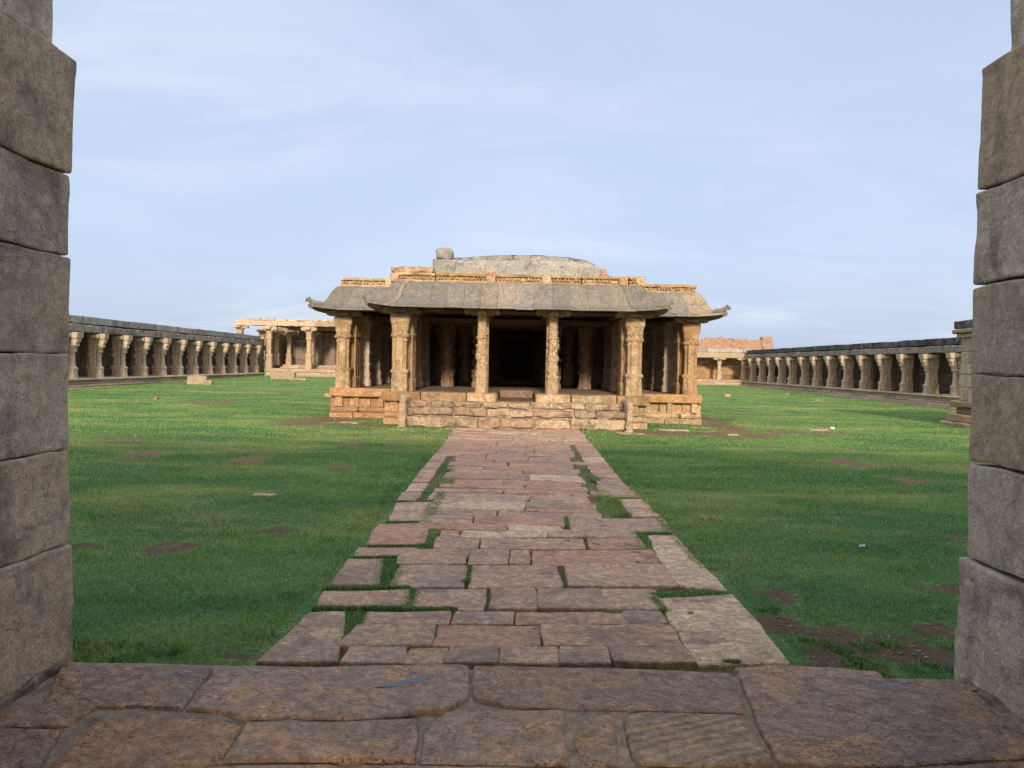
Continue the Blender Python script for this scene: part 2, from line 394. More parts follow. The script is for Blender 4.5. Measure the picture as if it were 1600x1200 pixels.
gx = np.concatenate([[-2000, -600, -200, -80, -45], np.arange(-30, 30.01, .2), [45, 80, 200, 600, 2000]])
gy = np.concatenate([[-2000, -300, -60, -20, -5], np.arange(2, 20, .12), np.arange(20, 82, .3), [95, 140, 300, 800, 2500]])
GX, GY = np.meshgrid(gx, gy)
GZ = gz_np(GX, GY)
inpath = (GX > PXL + .05) & (GX < PXR - .05) & (GY > 3) & (GY < 20.3)
GZ = np.where(inpath, GZ - .035, GZ)
GZ = np.where((GX > -2.6) & (GX < 2.6) & (GY < 4), -.06, GZ)
D = dirt_np(GX, GY); GZ = GZ - .02 * D
D = np.where(inpath, np.maximum(D, .55), D)
nx, ny = len(gx), len(gy)
V = np.stack([GX, GY, GZ], -1).reshape(-1, 3)
ii, jj = np.meshgrid(np.arange(nx - 1), np.arange(ny - 1)); a0 = (jj * nx + ii).ravel()
Fq = np.stack([a0, a0 + 1, a0 + nx + 1, a0 + nx], -1)
me = bpy.data.meshes.new('ground'); me.from_pydata(V.tolist(), [], Fq.tolist()); me.update()
at_ = me.attributes.new('dirt', 'FLOAT', 'POINT'); at_.data.foreach_set('value', (D * .85).ravel().astype(np.float32))
me.polygons.foreach_set('use_smooth', [True] * len(me.polygons)); me.materials.append(M['ground'])
ground = bpy.data.objects.new('ground', me); COL.objects.link(ground)
tag(ground, 'lawn ground with worn bare earth patches in the walled courtyard', 'ground', kind='structure')

# ------------------------------------------------------------------ path
def slab(mb, poly, zt, th=.09, tint=None, jag=.015, seg=.06, bev=.012, zf=None, grow=.006):
    """irregular paving slab from a convex-ish outline, worn edge, slightly dished top"""
    if tint is None: tint = random.random()
    pts = []
    n = len(poly); so = random.uniform(0, 90)
    cxy = Vector((sum(p[0] for p in poly) / n, sum(p[1] for p in poly) / n))
    for i in range(n):
        a = Vector(poly[i]); b = Vector(poly[(i + 1) % n]); L = (b - a).length; k = max(2, int(L / seg))
        for j in range(k):
            p = a.lerp(b, j / k)
            if j == 0: p = p.lerp(cxy, min(.006 / max((p - cxy).length, .05), .3) * random.uniform(0, 1.6))
            q = Vector((p.x * 3, p.y * 3, so))
            w = noise.noise_vector(q) * jag * 1.4 + noise.noise_vector(q * 3) * jag * .7
            gg = (p - cxy).normalized() * grow
            pts.append(Vector((p.x + w.x + gg.x, p.y + w.y + gg.y)))
    m = len(pts); vs = []; tx = random.uniform(-.012, .012); ty = random.uniform(-.01, .01); dz = random.uniform(-.008, .008)
    def Z(p, o): return (zf(p.x, p.y) if zf else 0) + zt + dz + tx * (p.x - cxy.x) + ty * (p.y - cxy.y) + o
    rings = [(0, -th), (0, -bev * 1.3), (bev * .4, -bev * .4), (bev * 1.5, 0)]
    for (inn, o) in rings:
        for p in pts:
            d = (cxy - p); q = p + d.normalized() * inn if d.length > 1e-4 else p
            vs.append(Vector((q.x, q.y, Z(q, o))))
    ks = (.2, .45, .72)
    for kk in ks:
        for p in pts:
            q = p.lerp(cxy, kk); e = noise.noise(Vector((q.x * 4, q.y * 4, so))) * .007
            vs.append(Vector((q.x, q.y, Z(q, e))))
    vs.append(Vector((cxy.x, cxy.y, Z(cxy, 0)))); fs = []
    nr = len(rings) + len(ks)
    for r in range(nr - 1):
        for i in range(m):
            j = (i + 1) % m; fs.append((r * m + i, r * m + j, (r + 1) * m + j, (r + 1) * m + i))
    for i in range(m): fs.append(((nr - 1) * m + i, (nr - 1) * m + (i + 1) % m, nr * m))
    mb.add(vs, fs, tint)

pb = MB()
GRASSLINES = []    # strips of grass inside the paving (x0,y0,x1,y1,width)
def P5(a): return atg(400 + a[0] / 3.157, 660 + a[1] / 3.157)
def P6(a): return atg(820 + a[0] / 3.157, 660 + a[1] / 3.157)
def pslab(fn, pts, tint=None):
    q = [fn(p) for p in pts]
    slab(pb, [(p.x, p.y) for p in q], .0, tint=tint, zf=lambda x, y: gz(x, y) + .012)
def full(x): return (400 + x / 3.157)
rows = [ # crop-space y top, y bottom, then slab edges along x (crop5 space), tint
 (1113, 1192, [(436, 735, .3), (742, 1195, .02), (1208, 1740, .55), (1752, 2150, .05)]),
 (1003, 1108, [(452, 878, .4), (888, 1400, .78), (1415, 2075, .62)]),
 (936, 998, [(535, 950, .35), (966, 1272, .5), (1286, 1815, .7), (1825, 2015, .25)]),
 (824, 926, [(768, 1130, .42), (1156, 1712, .3), (1716, 1990, .5)]),
 (708, 815, [(684, 1036, .28), (1055, 1498, .55), (1532, 2050, .45)]),
 (633, 704, [(700, 1245, .33), (1256, 1352, .6), (1362, 1975, .9)]),
 (574, 627, [(880, 1098, .2), (1108, 1625, .6), (1640, 1908, .85)]),
 (535, 570, [(905, 1000, .05), (1012, 1430, .99), (1440, 1870, .35)]),
]
for (y0, y1, ss) in rows:
    ss2 = []
    for (a, b, tn) in ss:
        if b - a > 420 and random.random() < .45:
            c = a + (b - a) * random.uniform(.4, .65); ss2 += [(a, c - 4, tn), (c + 4, b, min(.9, max(0, tn + random.uniform(-.25, .25))))]
        else: ss2.append((a, b, tn))
    for (a, b, tn) in ss2:
        sk = (y1 - y0) * .45
        def edge(x, y, ym=(y0 + y1) / 2):   # edges run towards the vanishing point
            f = (y - ym) / 1200.0
            return x + (x - 1285) * f * 1.0
        pslab(P5, [(edge(a, y1) , y1), (edge(b, y1), y1), (edge(b, y0), y0), (edge(a, y0), y0)], tn)
for pts, tn in [([(0, 1185), (270, 942), (450, 937), (425, 1060), (398, 1185)], .22), ([(290, 905), (335, 835), (765, 828), (735, 912)], .6),
                ([(362, 800), (455, 675), (640, 673), (608, 804)], .1), ([(472, 660), (500, 620), (805, 618), (790, 655)], .65),
                ([(545, 600), (595, 510), (862, 506), (830, 606)], .88), ([(655, 487), (690, 398), (868, 393), (825, 486)], .5)]:
    pslab(P5, pts, tn)
for pts, tn in [([(655, 872), (1030, 857), (1165, 1010), (1312, 1188), (845, 1188), (760, 1050), (690, 930)], .985), ([(608, 562), (738, 560), (1000, 832), (735, 800), (640, 640)], .97),
                ([(220, 477), (690, 475), (722, 543), (222, 536)], .25), ([(462, 382), (580, 382), (662, 468), (530, 468)], .93),
                ([(352, 312), (520, 312), (575, 370), (385, 368)], .2), ([(505, 955), (660, 955), (690, 1018), (500, 1020)], .08)]:
    pslab(P6, pts, tn)
# the remaining rows, laid by eye from the photograph's rhythm
ystart = P5((900, 530)).y; yend = 19.95
y = ystart; random.seed(21)
k = 0
while y < yend:
    h = random.uniform(.3, .62)
    if y + h > yend - .2: h = yend - y
    x = -1.08 + random.uniform(-.05, .05)
    xr = 1.1 + random.uniform(-.08, .08)
    wide = k % 7 == 5
    if y > 14.5: x = PXL + .02; xr = 1.18
    if y > 17.2 or wide: xr = PXR
    if y < P6((0, 477)).y: xr = min(xr, P6((205, 510)).x)
    while x < xr - .05:
        w = random.uniform(.55, 1.5)
        if x + w > xr - .4: w = xr - x
        if random.random() < .22 and h > .42:
            hs = h * random.uniform(.4, .6)
            slab(pb, [(x, y + .012), (x + w - .02, y + .012), (x + w - .02, y + hs - .01), (x, y + hs - .01)], .012, zf=gz)
            slab(pb, [(x, y + hs + .01), (x + w - .02, y + hs + .01), (x + w - .02, y + h - .012), (x, y + h - .012)], .012, zf=gz)
        else:
            s = random.uniform(-.05, .05)
            slab(pb, [(x, y + .012), (x + w - .025, y + .012), (x + w - .025 + s, y + h - .012), (x + (0 if x < -1.0 else s * 0), y + h - .012)], .012, zf=gz, seg=.14)
        x += w
    y += h; k += 1
# border slabs
y = P5((700, 390)).y + .03
while y < 14.5:
    h = random.uniform(.55, 1.0); slab(pb, [(PXL + .02, y), (-1.27, y), (-1.27, y + h - .05), (PXL + .02, y + h - .05)], .012, zf=gz)
    y += h
y = P6((352, 310)).y + .03
while y < 17.2:
    h = random.uniform(.5, .95); slab(pb, [(1.28, y), (PXR - .02, y), (PXR - .02, y + h - .04), (1.28, y + h - .04)], .012, zf=gz)
    y += h
# loose flat stones at the temple's foot
for (px, py, w, d_) in [(1052, 672, .8, .35), (1095, 669, .5, .3), (985, 677, .7, .25), (1145, 679, .3, .15), (545, 660, .5, .2), (622, 671, .4, .15)]:
    p = atg(px, py); slab(pb, [(p.x - w / 2, p.y - d_ / 2), (p.x + w / 2, p.y - d_ / 2), (p.x + w / 2, p.y + d_ / 2), (p.x - w / 2, p.y + d_ / 2)], .01, zf=gz)
path = pb.build('path', M['path'])
tag(path, 'worn reddish sandstone slab path leading to the temple steps', 'path', kind='structure')

# ------------------------------------------------------------------ grass blades
def blades(x, y, z, h, w, lean=.5):
    n = len(x); th = rng.uniform(0, 2 * math.pi, n); la = rng.uniform(0, 2 * math.pi, n); l = rng.uniform(.1, 1, n) * lean * h
    dx, dy = np.cos(th) * w / 2, np.sin(th) * w / 2
    A = np.stack([x - dx, y - dy, z - .005], -1); B = np.stack([x + dx, y + dy, z - .005], -1)
    mx, my = np.cos(la) * l * .4, np.sin(la) * l * .4
    C = np.stack([x + mx + dx * .7, y + my + dy * .7, z + h * .6], -1); Dd = np.stack([x + mx - dx * .7, y + my - dy * .7, z + h * .6], -1)
    T = np.stack([x + np.cos(la) * l * 1.2, y + np.sin(la) * l * 1.2, z + h], -1)
    V = np.stack([A, B, C, Dd, T], 1).reshape(-1, 3); return V
GB = []
def sample(y0, y1, dens, hh, ww):
    # only ground that can be seen: a wedge from the gate
    W0 = lambda y: np.minimum(np.abs(y) * .78 + 1.5, 24.5)
    n = int((y1 - y0) * 2 * float(W0(np.array([(y0 + y1) / 2]))[0]) * dens)
    y = rng.uniform(y0, y1, n); x = rng.uniform(-1, 1, n) * W0(y)
    ok = ~((x > PXL + .015 + .03 * nz_np(x * 2, y * 2)) & (x < PXR - .01 + .03 * nz_np(x * 2 + 3, y * 2)) & (y < 20.4))
    # the two big border slabs stick out past the path
    tri = (y < 6.9) & (x > 1.6) & (x < 1.86); ok &= ~tri
    tri2 = (y < 6.2) & (x < -1.5) & (x > -1.57 - (6.2 - y) * .03); ok &= ~tri2
    ok &= ~((np.abs(x) < 3.65) & (y > 19.9) & (y < 34)); ok &= ~((np.abs(x) < 5.65) & (y > 22.85) & (y < 36))
    ok &= (x > -20.55) & ((x < 21.9) | (y < 36)) & ~((x < -14.5) & (y > 61.6)) & (y < 74.5)
    d = dirt_np(x, y); ok &= rng.uniform(0, 1, n) > np.clip(d * 1.5 - .2 + .5 * nz_np(x * 3.1, y * 3.7) * (d > .08), 0, .95)
    thin = nz_np(x * .35 + 4, y * .5); ok &= rng.uniform(0, 1, n) < .78 + .25 * thin
    x, y = x[ok], y[ok]; n = len(x)
    clump = .75 + .35 * nz_np(x * 1.7, y * 1.7) + .25 * nz_np(x * .5 + 9, y * .6)
    h = rng.uniform(.55, 1.25, n) * hh * np.clip(clump, .35, 1.4); w = rng.uniform(.6, 1.3, n) * ww
    edge = np.exp(-np.minimum(np.abs(x - PXL), np.abs(x - PXR)) / .12) * (y < 19.5)
    h *= 1 + .9 * edge
    GB.append(blades(x, y, gz_np(x, y) - .02 * dirt_np(x, y), h, w, .9))
sample(3.9, 7, 8000, .030, .0034)
sample(7, 11, 4600, .031, .0048)
sample(11, 17, 2200, .033, .0075)
sample(17, 28, 760, .034, .013)
sample(28, 45, 260, .030, .020)
sample(45, 75, 110, .032, .034)
# grass in the joints of the path
def strip(p, q, width, n, h=.03):
    t = rng.uniform(0, 1, n); o = rng.uniform(-width / 2, width / 2, n) + rng.normal(0, width / 7, n)
    x = p[0] + (q[0] - p[0]) * t; y = p[1] + (q[1] - p[1]) * t; L = math.hypot(q[0] - p[0], q[1] - p[1]) + 1e-6
    x = x - (q[1] - p[1]) / L * o; y = y + (q[0] - p[0]) / L * o
    GB.append(blades(x, y, gz_np(x, y) - .01 + .006 * ((x > PXL) & (x < PXR)), rng.uniform(.5, 1.3, n) * h, rng.uniform(.004, .009, n), 1.1))
def g5(a, b, w, n, h=.022): p, q = P5(a), P5(b); strip((p.x, p.y), (q.x, q.y), w, n, h)
def g6(a, b, w, n, h=.022): p, q = P6(a), P6(b); strip((p.x, p.y), (q.x, q.y), w, n, h)
g5((432, 1090), (500, 940), .13, 2600, .022); g5((280, 922), (740, 920), .05, 2400, .03); g5((745, 925), (990, 922), .04, 1400, .025)
g5((745, 920), (780, 825), .09, 1300); g5((640, 812), (672, 680), .17, 2800); g5((330, 820), (760, 818), .045, 2000, .025)
g5((480, 668), (800, 664), .035, 1300, .022); g5((800, 655), (885, 500), .13, 2600); g5((545, 612), (830, 610), .03, 1000, .02)
g5((640, 492), (860, 490), .03, 1000, .02); g5((840, 480), (920, 345), .13, 2400); g5((935, 330), (950, 215), .2, 3600, .03); g5((1045, 800), (1055, 710), .035, 350, .03)
g5((745, 345), (940, 345), .03, 600, .02); g5((700, 390), (880, 390), .03, 700, .02); g5((880, 210), (1000, 212), .04, 500, .02)
g6((620, 858), (1010, 848), .10, 2600, .025); g6((600, 640), (560, 550), .14, 1800); g6((520, 548), (720, 545), .05, 1000); g6((350, 540), (520, 545), .03, 500, .02)
g6((370, 340), (480, 460), .18, 2600, .035); g6((430, 390), (455, 410), .12, 500, .07); g6((330, 270), (350, 290), .15, 700, .045); g6((300, 165), (315, 200), .15, 700)
g6((630, 870), (700, 940), .05, 500, .03); g6((390, 940), (470, 945), .03, 300, .02); g6((205, 470), (215, 530), .03, 260, .05); g6((980, 1180), (1060, 1183), .03, 300, .02)
g6((240, 235), (330, 236), .03, 300, .02); g6((360, 300), (505, 300), .03, 400, .02); g6((440, 372), (570, 374), .03, 400, .02)
for _ in range(46):     # weeds here and there in the joints
    yy = rng.uniform(5.5, 19); xx = rng.uniform(-1.5, 1.5); strip((xx, yy), (xx + rng.uniform(-.12, .12), yy + .03), .02, 60, .025)
for _ in range(60):     # taller clumps along the edges and by the threshold
    if rng.uniform() < .5: xx = PXR + .08 + rng.uniform(0, .25); yy = rng.uniform(4.6, 17)
    else: xx = PXL - .08 - rng.uniform(0, .3); yy = rng.uniform(5, 17)
    strip((xx, yy), (xx + .08, yy + .08), .09, 90, .045)
for _ in range(90):
    xx = -2.7 + rng.uniform(-.35, .6); yy = 4.35 + rng.uniform(-.1, .5); strip((xx, yy), (xx + .05, yy + .05), .12, 120, .05)
for _ in range(26):
    xx = rng.uniform(1.95, 3.0); yy = rng.uniform(4.4, 5.3); strip((xx, yy), (xx + .1, yy + .05), .14, 130, .028)
GV = np.concatenate(GB); nb = len(GV) // 5
gm = bpy.data.meshes.new('grass')
gm.vertices.add(nb * 5); gm.vertices.foreach_set('co', GV.astype(np.float32).ravel())
base = np.arange(nb) * 5
loops = np.stack([base, base + 1, base + 2, base + 3, base + 3, base + 2, base + 4], -1).ravel()
gm.loops.add(nb * 7); gm.loops.foreach_set('vertex_index', loops.astype(np.int32))
gm.polygons.add(nb * 2)
ls = np.stack([np.arange(nb) * 7, np.arange(nb) * 7 + 4], -1).ravel(); gm.polygons.foreach_set('loop_start', ls.astype(np.int32))
gm.update(calc_edges=True)
ta = gm.attributes.new('tint', 'FLOAT', 'FACE'); ta.data.foreach_set('value', np.repeat(rng.uniform(0, 1, nb), 2).astype(np.float32))
gm.materials.append(M['blade'])
grass = bpy.data.objects.new('grass', gm); COL.objects.link(grass)
tag(grass, 'short green grass covering the courtyard and path joints', 'grass', kind='stuff')
print('blades', nb)

# ------------------------------------------------------------------ gateway (camera stands inside it)
random.seed(5)
gate = empty('gateway', (0, 3.2, .25)); GI = Vector((0, 3.2, .25))
tag(gate, 'grey brown stone block gateway framing the view at both sides', 'gateway')
YF = 4.07
def gate_build(mb, name, mat, lab=None, parent=gate):
    mb.v = [v - GI for v in mb.v]; o = mb.build(name, mat, parent, smooth=False)
    if lab: o['label'] = lab
    return o
def zat(px, py): return at(px, py, YF).z
def xat(px, py): return at(px, py, YF).x
left = [(1200, 848, 115, 112), (848, 701, 107, 109), (701, 553, 108, 109), (553, 402, 109, 109), (402, 273, 110, 109), (273, 93, 112, 121), (78, -170, 82, 88)]
right = [(1240, 872, 1494, 1499), (868, 722, 1508, 1510), (720, 586, 1511, 1516), (585, 448, 1517, 1519), (446, 300, 1520, 1525), (298, 108, 1524, 1530), (93, -170, 1574, 1578)]
for side, tab in ((-1, left), (1, right)):
    jb = MB()
    for ci, (yb, yt, xb, xt) in enumerate(tab):
        z0 = max(zat((xb), min(yb, 1100)), .25) if ci else .12; z1 = zat(xt, yt)
        X0 = xat(xb, min(yb, 1000)); X1 = xat(xt, yt)
        # front block with detail, then blocks behind it down the passage
        def xf(p, X0=X0, X1=X1, z0=z0, z1=z1, side=side, ci=ci):
            t = (p.z - z0) / max(z1 - z0, .01); X = X0 + (X1 - X0) * t
            # worn arris
            u = max(0, 1 - abs(p.y - YF) / .10) if p.y > YF - .10 else 0
            return Vector((X + side * (p.x), p.y, p.z))
        random.seed(100 + ci * 7 + (side > 0))
        L = random.choice([1.25, .8, 1.0]); 
        tt = .2 + .6 * random.random()
        rock(jb, 0, 1.1, YF - L, YF + random.uniform(-.012, .012), z0 + .003, z1 - .003, r=.013, seg=.045, amp=.007, freq=4.0, tint=tt, xf=xf)
        p = YF - L
        while p > -5:
            L2 = random.uniform(.8, 1.4); q = max(p - L2, -5)
            rock(jb, .01, 1.1, q + .004, p - .004, z0 + .003, z1 - .003, r=.03, seg=.16, amp=.009, freq=3, xf=xf)
            p = q
    o = gate_build(jb, 'jamb', M['gate'], 'left stone jamb of uneven stacked blocks' if side < 0 else 'right stone jamb of uneven stacked blocks')
    # broken mortar packing along the jamb's foot
    mf = MB(); xx0 = xat(tab[0][2], 1000)
    yy = YF - .1
    while yy > -1:
        l = random.uniform(.12, .35)
        rock(mf, xx0 - side * random.uniform(.012, .035) - .03, xx0 + .03, yy - l, yy, .2, .25 + random.uniform(.008, .028), r=.014, seg=.04, amp=.012, freq=12)
        yy -= l * .96
    gate_build(mf, 'mortar_joint', M['mortar'])
# walls either side, passage roof, rear door wall (mostly out of the picture)
for (xa, xb) in ((-20.5, -3.45), (3.45, 24.5)):
    z = -.3; wl = MB()
    while z < 3.9:
        course(wl, 'x', xa, xb, 2.9, YF + .01, z, z + .56, .8, 1.7, gap=.008, r=.02, seg=.5, amp=.01)
        z += .56
    gate_build(wl, 'side_wall', M['gate'])
up = MB()
course(up, 'x', -3.5, 3.5, -5, 1.2, 5.0, 5.5, 1.0, 1.4, r=.03, seg=.8)
gate_build(up, 'roof', M['gate'])
rw = MB()
rock(rw, -3.4, -1.3, -5.6, -5.05, .1, 5.0, r=.03, seg=.6); rock(rw, 1.3, 3.4, -5.6, -5.05, .1, 5.0, r=.03, seg=.6); rock(rw, -1.28, 1.28, -5.6, -5.05, 3.0, 5.0, r=.03, seg=.6)
gate_build(rw, 'rear_wall', M['gate'])

# ------------------------------------------------------------------ threshold floor
ZF = .25
fb = MB()
def F_(a): p = atz(a[0], a[1], ZF); return (p.x, p.y)
def fslab(pts, tint, jag=.009, seg=.035, bev=.012):
    slab(fb, [F_(p) for p in pts], ZF - .004, th=.3, tint=tint, jag=jag, seg=seg, bev=bev, grow=.002)
random.seed(3)
def wob(p): return p
fslab([(60, 1103), (98, 1040), (215, 1037), (333, 1041), (284, 1102), (225, 1101), (150, 1101), (105, 1130), (0, 1133), (0, 1110)], .12)
fslab([(292, 1103), (340, 1042), (470, 1041), (600, 1038), (732, 1039), (731, 1089), (690, 1108), (560, 1122), (450, 1118), (385, 1119), (330, 1104)], .45)
fslab([(738, 1088), (738, 1039), (900, 1041), (1040, 1044), (1144, 1050), (1166, 1110), (1050, 1108), (900, 1104), (790, 1100)], .1)
fslab([(1153, 1053), (1290, 1057), (1378, 1060), (1480, 1061), (1540, 1064), (1640, 1140), (1640, 1180), (1500, 1190), (1400, 1196), (1300, 1200), (1215, 1192), (1180, 1120)], .3)
fslab([(-80, 1135), (95, 1138), (60, 1195), (20, 1230), (-120, 1230)], .05)
fslab([(76, 1194), (148, 1122), (235, 1114), (180, 1190), (130, 1215)], .86)
fslab([(140, 1196), (240, 1114), (340, 1118), (378, 1128), (345, 1184), (230, 1193)], .72)
fslab([(350, 1184), (386, 1128), (540, 1126), (655, 1124), (648, 1188), (500, 1184)], .33)
fslab([(656, 1188), (664, 1132), (700, 1106), (880, 1106), (884, 1140), (892, 1189), (760, 1190)], .4)
fslab([(895, 1150), (912, 1118), (955, 1108), (962, 1140), (965, 1188), (905, 1188)], .15)
fbk = fb; fb = MB(); fslab([(980, 1150), (975, 1120), (1000, 1109), (1150, 1112), (1180, 1140), (1212, 1188), (1100, 1194), (990, 1186)], .64)
M['grooved'] = stone('grooved_sandstone', (.50, .355, .25), (.44, .34, .26), (.60, .42, .26), stain=(.22, .17, .15), bump=1.0, bdist=.05, pits=.4, groove=.9)
tag(fb.build('grooved_slab', M['grooved']), 'threshold slab with diagonal tooled grooves', 'floor', kind='structure'); fb = fbk
# next rows, at and below the frame's foot, then on under the camera
fslab([(120, 1222), (360, 1190), (520, 1190), (550, 1200), (560, 1300), (60, 1300)], .2)
fslab([(560, 1200), (566, 1191), (760, 1194), (900, 1194), (1100, 1198), (1230, 1198), (1330, 1206), (1380, 1300), (575, 1300)], .15)
fslab([(1345, 1204), (1500, 1194), (1680, 1182), (1800, 1300), (1400, 1300)], .08)
floor = fb.build('stone_floor', M['floor'])
tag(floor, 'pitted worn sandstone threshold slabs under the gateway', 'floor', kind='structure')
mb = MB(); rock(mb, -2.7, 2.7, -5.0, YF - .035, .02, ZF - .024, r=.01, seg=.05 * 5, amp=.006, freq=8)
y = 2.3
b2 = MB()
while y > -5:
    course(b2, 'x', -2.6, 2.6, y - .7, y - .015, ZF - .1, ZF - .004, .7, 1.4, r=.015, seg=.3, amp=.005); y -= .7
bed = mb.build('mortar_bed', M['mortar']); tag(bed, 'sandy mortar between the threshold slabs', 'floor', kind='structure')
bk = b2.build('passage_floor', M['floor']); tag(bk, 'stone slab floor of the passage behind the threshold', 'floor', kind='structure')
# thin ledge of stone outside the sill
lb = MB()
for (a, b, tn) in ((200, 470, .1), (474, 830, .2), (834, 1150, .1), (1154, 1385, .35)):
    p, q = atz(a, 1040, ZF), atz(b, 1046, ZF); dy = .03 if a < 1150 else .09
    rock(lb, p.x, q.x, YF - .35, p.y + dy, .02, ZF - .03, r=.025, seg=.08, amp=.016, freq=5, tint=tn)
ld = lb.build('sill_ledge', M['floor']); tag(ld, 'lower broken stone ledge along the threshold edge', 'floor', kind='structure')
# rain puddle
pp = [F_(p) for p in ((583, 1074), (600, 1069), (622, 1066), (640, 1061), (660, 1057.5), (676, 1056.5), (683, 1058), (672, 1061), (660, 1066), (641, 1068), (622, 1073), (600, 1075))]
pu = MB(); pu.add([Vector((x, y, ZF + .004)) for x, y in pp], [tuple(range(len(pp)))]); w = pu.build('puddle', M['water'])
tag(w, 'small rain puddle lying on the threshold slab', 'puddle', kind='structure')

# ------------------------------------------------------------------ temple hall
random.seed(9)
TI = Vector((0, 22, .18)); hall = empty('temple_hall', TI)
tag(hall, 'ochre sandstone pillared temple hall with curved stone eaves at the end of the path', 'temple')
def hp(mb, name, mat, lab=None, parent=hall, smooth=False):
    mb.v = [v - TI for v in mb.v]; o = mb.build(name, mat, parent, smooth=smooth)
    if lab: o['label'] = lab
    return o
ZP = 1.06; YP = 20.9; YB = 22.9; PW = 3.6; BW = 5.56
def plinth_run(mb, axis, a, b, face, inward, z=ZP, top=True, seg=.35):
    """moulded plinth courses; face is the outer plane, inward +1/-1 the way in"""
    def c(off, z0, z1, lmin, lmax, r, th=.45):
        f0, f1 = face - inward * off, face + inward * th
        lo, hi = min(f0, f1), max(f0, f1)
        course(mb, axis, a - off * 0, b, lo, hi, z0, z1, lmin, lmax, r=r, seg=seg, amp=.010, freq=3, gap=.01, jd=.008)
    c(.06, .0, .31, .7, 1.5, .03); c(-.03, .30, .345, 2, 3, .005); c(.03, .34, .49, .6, 1.4, .065); c(-.07, .485, .53, 2, 3, .005); c(-.15, .52, .80, .3, .7, .02)
    if top: c(.07, .80, z, 1.0, 2.2, .045)
    # little pilasters in the recess
    p = a + .15
    while p < b - .15:
        w = random.uniform(.14, .24); f0, f1 = face + inward * random.choice([.0, .04, .07]), face + inward * .3; lo, hi = min(f0, f1), max(f0, f1)
        if axis == 'x': rock(mb, p, p + w, lo, hi, .503, .797, r=.02, seg=.2, amp=.008)
        else: rock(mb, lo, hi, p, p + w, .503, .797, r=.02, seg=.2, amp=.008)
        p += random.uniform(.5, .9)
random.seed(31)
# body plinth (left / right shown) and porch plinth
pm = MB(); plinth_run(pm, 'x', -BW, -PW - .02, YB, 1); plinth_run(pm, 'y', YB + .47, 36, -BW, 1, seg=.6); hp(pm, 'plinth', M['plinth'], 'orange ochre moulded plinth on the left')
pm = MB(); plinth_run(pm, 'x', PW + .02, BW, YB, 1); plinth_run(pm, 'y', YB + .47, 36, BW, -1, seg=.6); hp(pm, 'plinth', M['temple'], 'pale buff moulded plinth on the right')
pm = MB()
plinth_run(pm, 'x', -PW, -3.02, YP, 1, top=False); plinth_run(pm, 'y', YP + .47, YB, -PW, 1, top=False)
hp(pm, 'plinth', M['plinth'])
pm = MB()
plinth_run(pm, 'x', 2.98, PW, YP, 1, top=False); plinth_run(pm, 'y', YP + .47, YB, PW, -1, top=False)
hp(pm, 'plinth', M['temple'])
pm = MB()   # projecting platform edge slabs, broken by the entrance
for (a, b) in ((-PW - .04, -2.6), (-2.59, -1.35), (-1.34, -.52), (.55, 1.5), (1.51, 2.75), (2.76, PW + .04)):
    if a > .5 and pm.v and min(v.x for v in pm.v) < 0: hp(pm, 'platform_edge', M['temple']); pm = MB()
    rock(pm, a, b - .008, YP - .06, YP + .9, .80, ZP, r=.035, seg=.18, amp=.012)
hp(pm, 'platform_edge', M['temple'])
for s in (-1, 1):
    pm = MB(); x0, x1 = sorted((s * (PW + .04), s * (PW - .5))); course(pm, 'y', YP + .9, YB, x0, x1, .80, ZP, .8, 1.4, r=.03, seg=.3, amp=.01)
    hp(pm, 'platform_edge', M['temple'])
fl = MB(); rock(fl, -PW + .3, -.5, YP + .3, 24.2, .2, ZP - .012, r=.02, seg=1, amp=.004); rock(fl, .53, PW - .3, YP + .3, 24.2, .2, ZP - .012, r=.02, seg=1, amp=.004); rock(fl, -.56, .56, YP + .4, 24.3, .2, .82, r=.02, seg=1, amp=.004); rock(fl, -PW + .35, PW - .35, 24.2, 34.5, .2, ZP - .015, r=.02, seg=1, amp=.004); rock(fl, -BW + .3, -PW + .3, YB + .3, 34.4, .2, ZP - .02, r=.02, seg=1, amp=.004); rock(fl, PW - .3, BW - .3, YB + .3, 34.4, .2, ZP - .02, r=.02, seg=1, amp=.004)
rock(fl, -.52, .52, YP - .02, YP + .5, .3, .84, r=.03, seg=.2)
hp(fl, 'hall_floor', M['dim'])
# steps
random.seed(77)
st = MB()
for (yf, z0, z1, xa, xb) in ((20.55, .02, .84, -2.86, 2.9), (20.22, .02, .65, -2.88, 2.92), (19.9, .02, .44, -2.84, 2.86)):
    rock(st, xa + .05, xb - .05, yf + .09, YP - .04, z1 - .3, z1 - .03, r=.02, seg=.3, amp=.02)
    course(st, 'x', xa, xb, yf, YP - .035 if z1 > .7 else yf + .5, z1 - (.165 if z1 > .5 else .24), z1, .5, 1.5, gap=.028, jz=.022, jd=.045, r=.035, seg=.12, amp=.026, freq=4)
rock(st, -2.8, 2.8, 20.0, 20.85, .0, .40, r=.02, seg=.5)
hp(st, 'steps', M['step'], 'worn uneven stone steps')
for s, x in ((-1, -2.93), (1, 2.96)):
    bb = MB()
    rock(bb, x - .09, x + .09, 19.86, 20.12, .08, .92, r=.05, seg=.08, amp=.03, freq=6)
    rock(bb, x - .085, x + .085, 20.1, 20.85, .1, 1.0 - .02, r=.06, seg=.1, amp=.03, freq=5)
    rock(bb, x - .12, x + .10, 19.78, 20.05, .02, .2, r=.04, seg=.08, amp=.02)
    hp(bb, 'balustrade', M['pale'], 'weathered upright balustrade stone beside the steps')

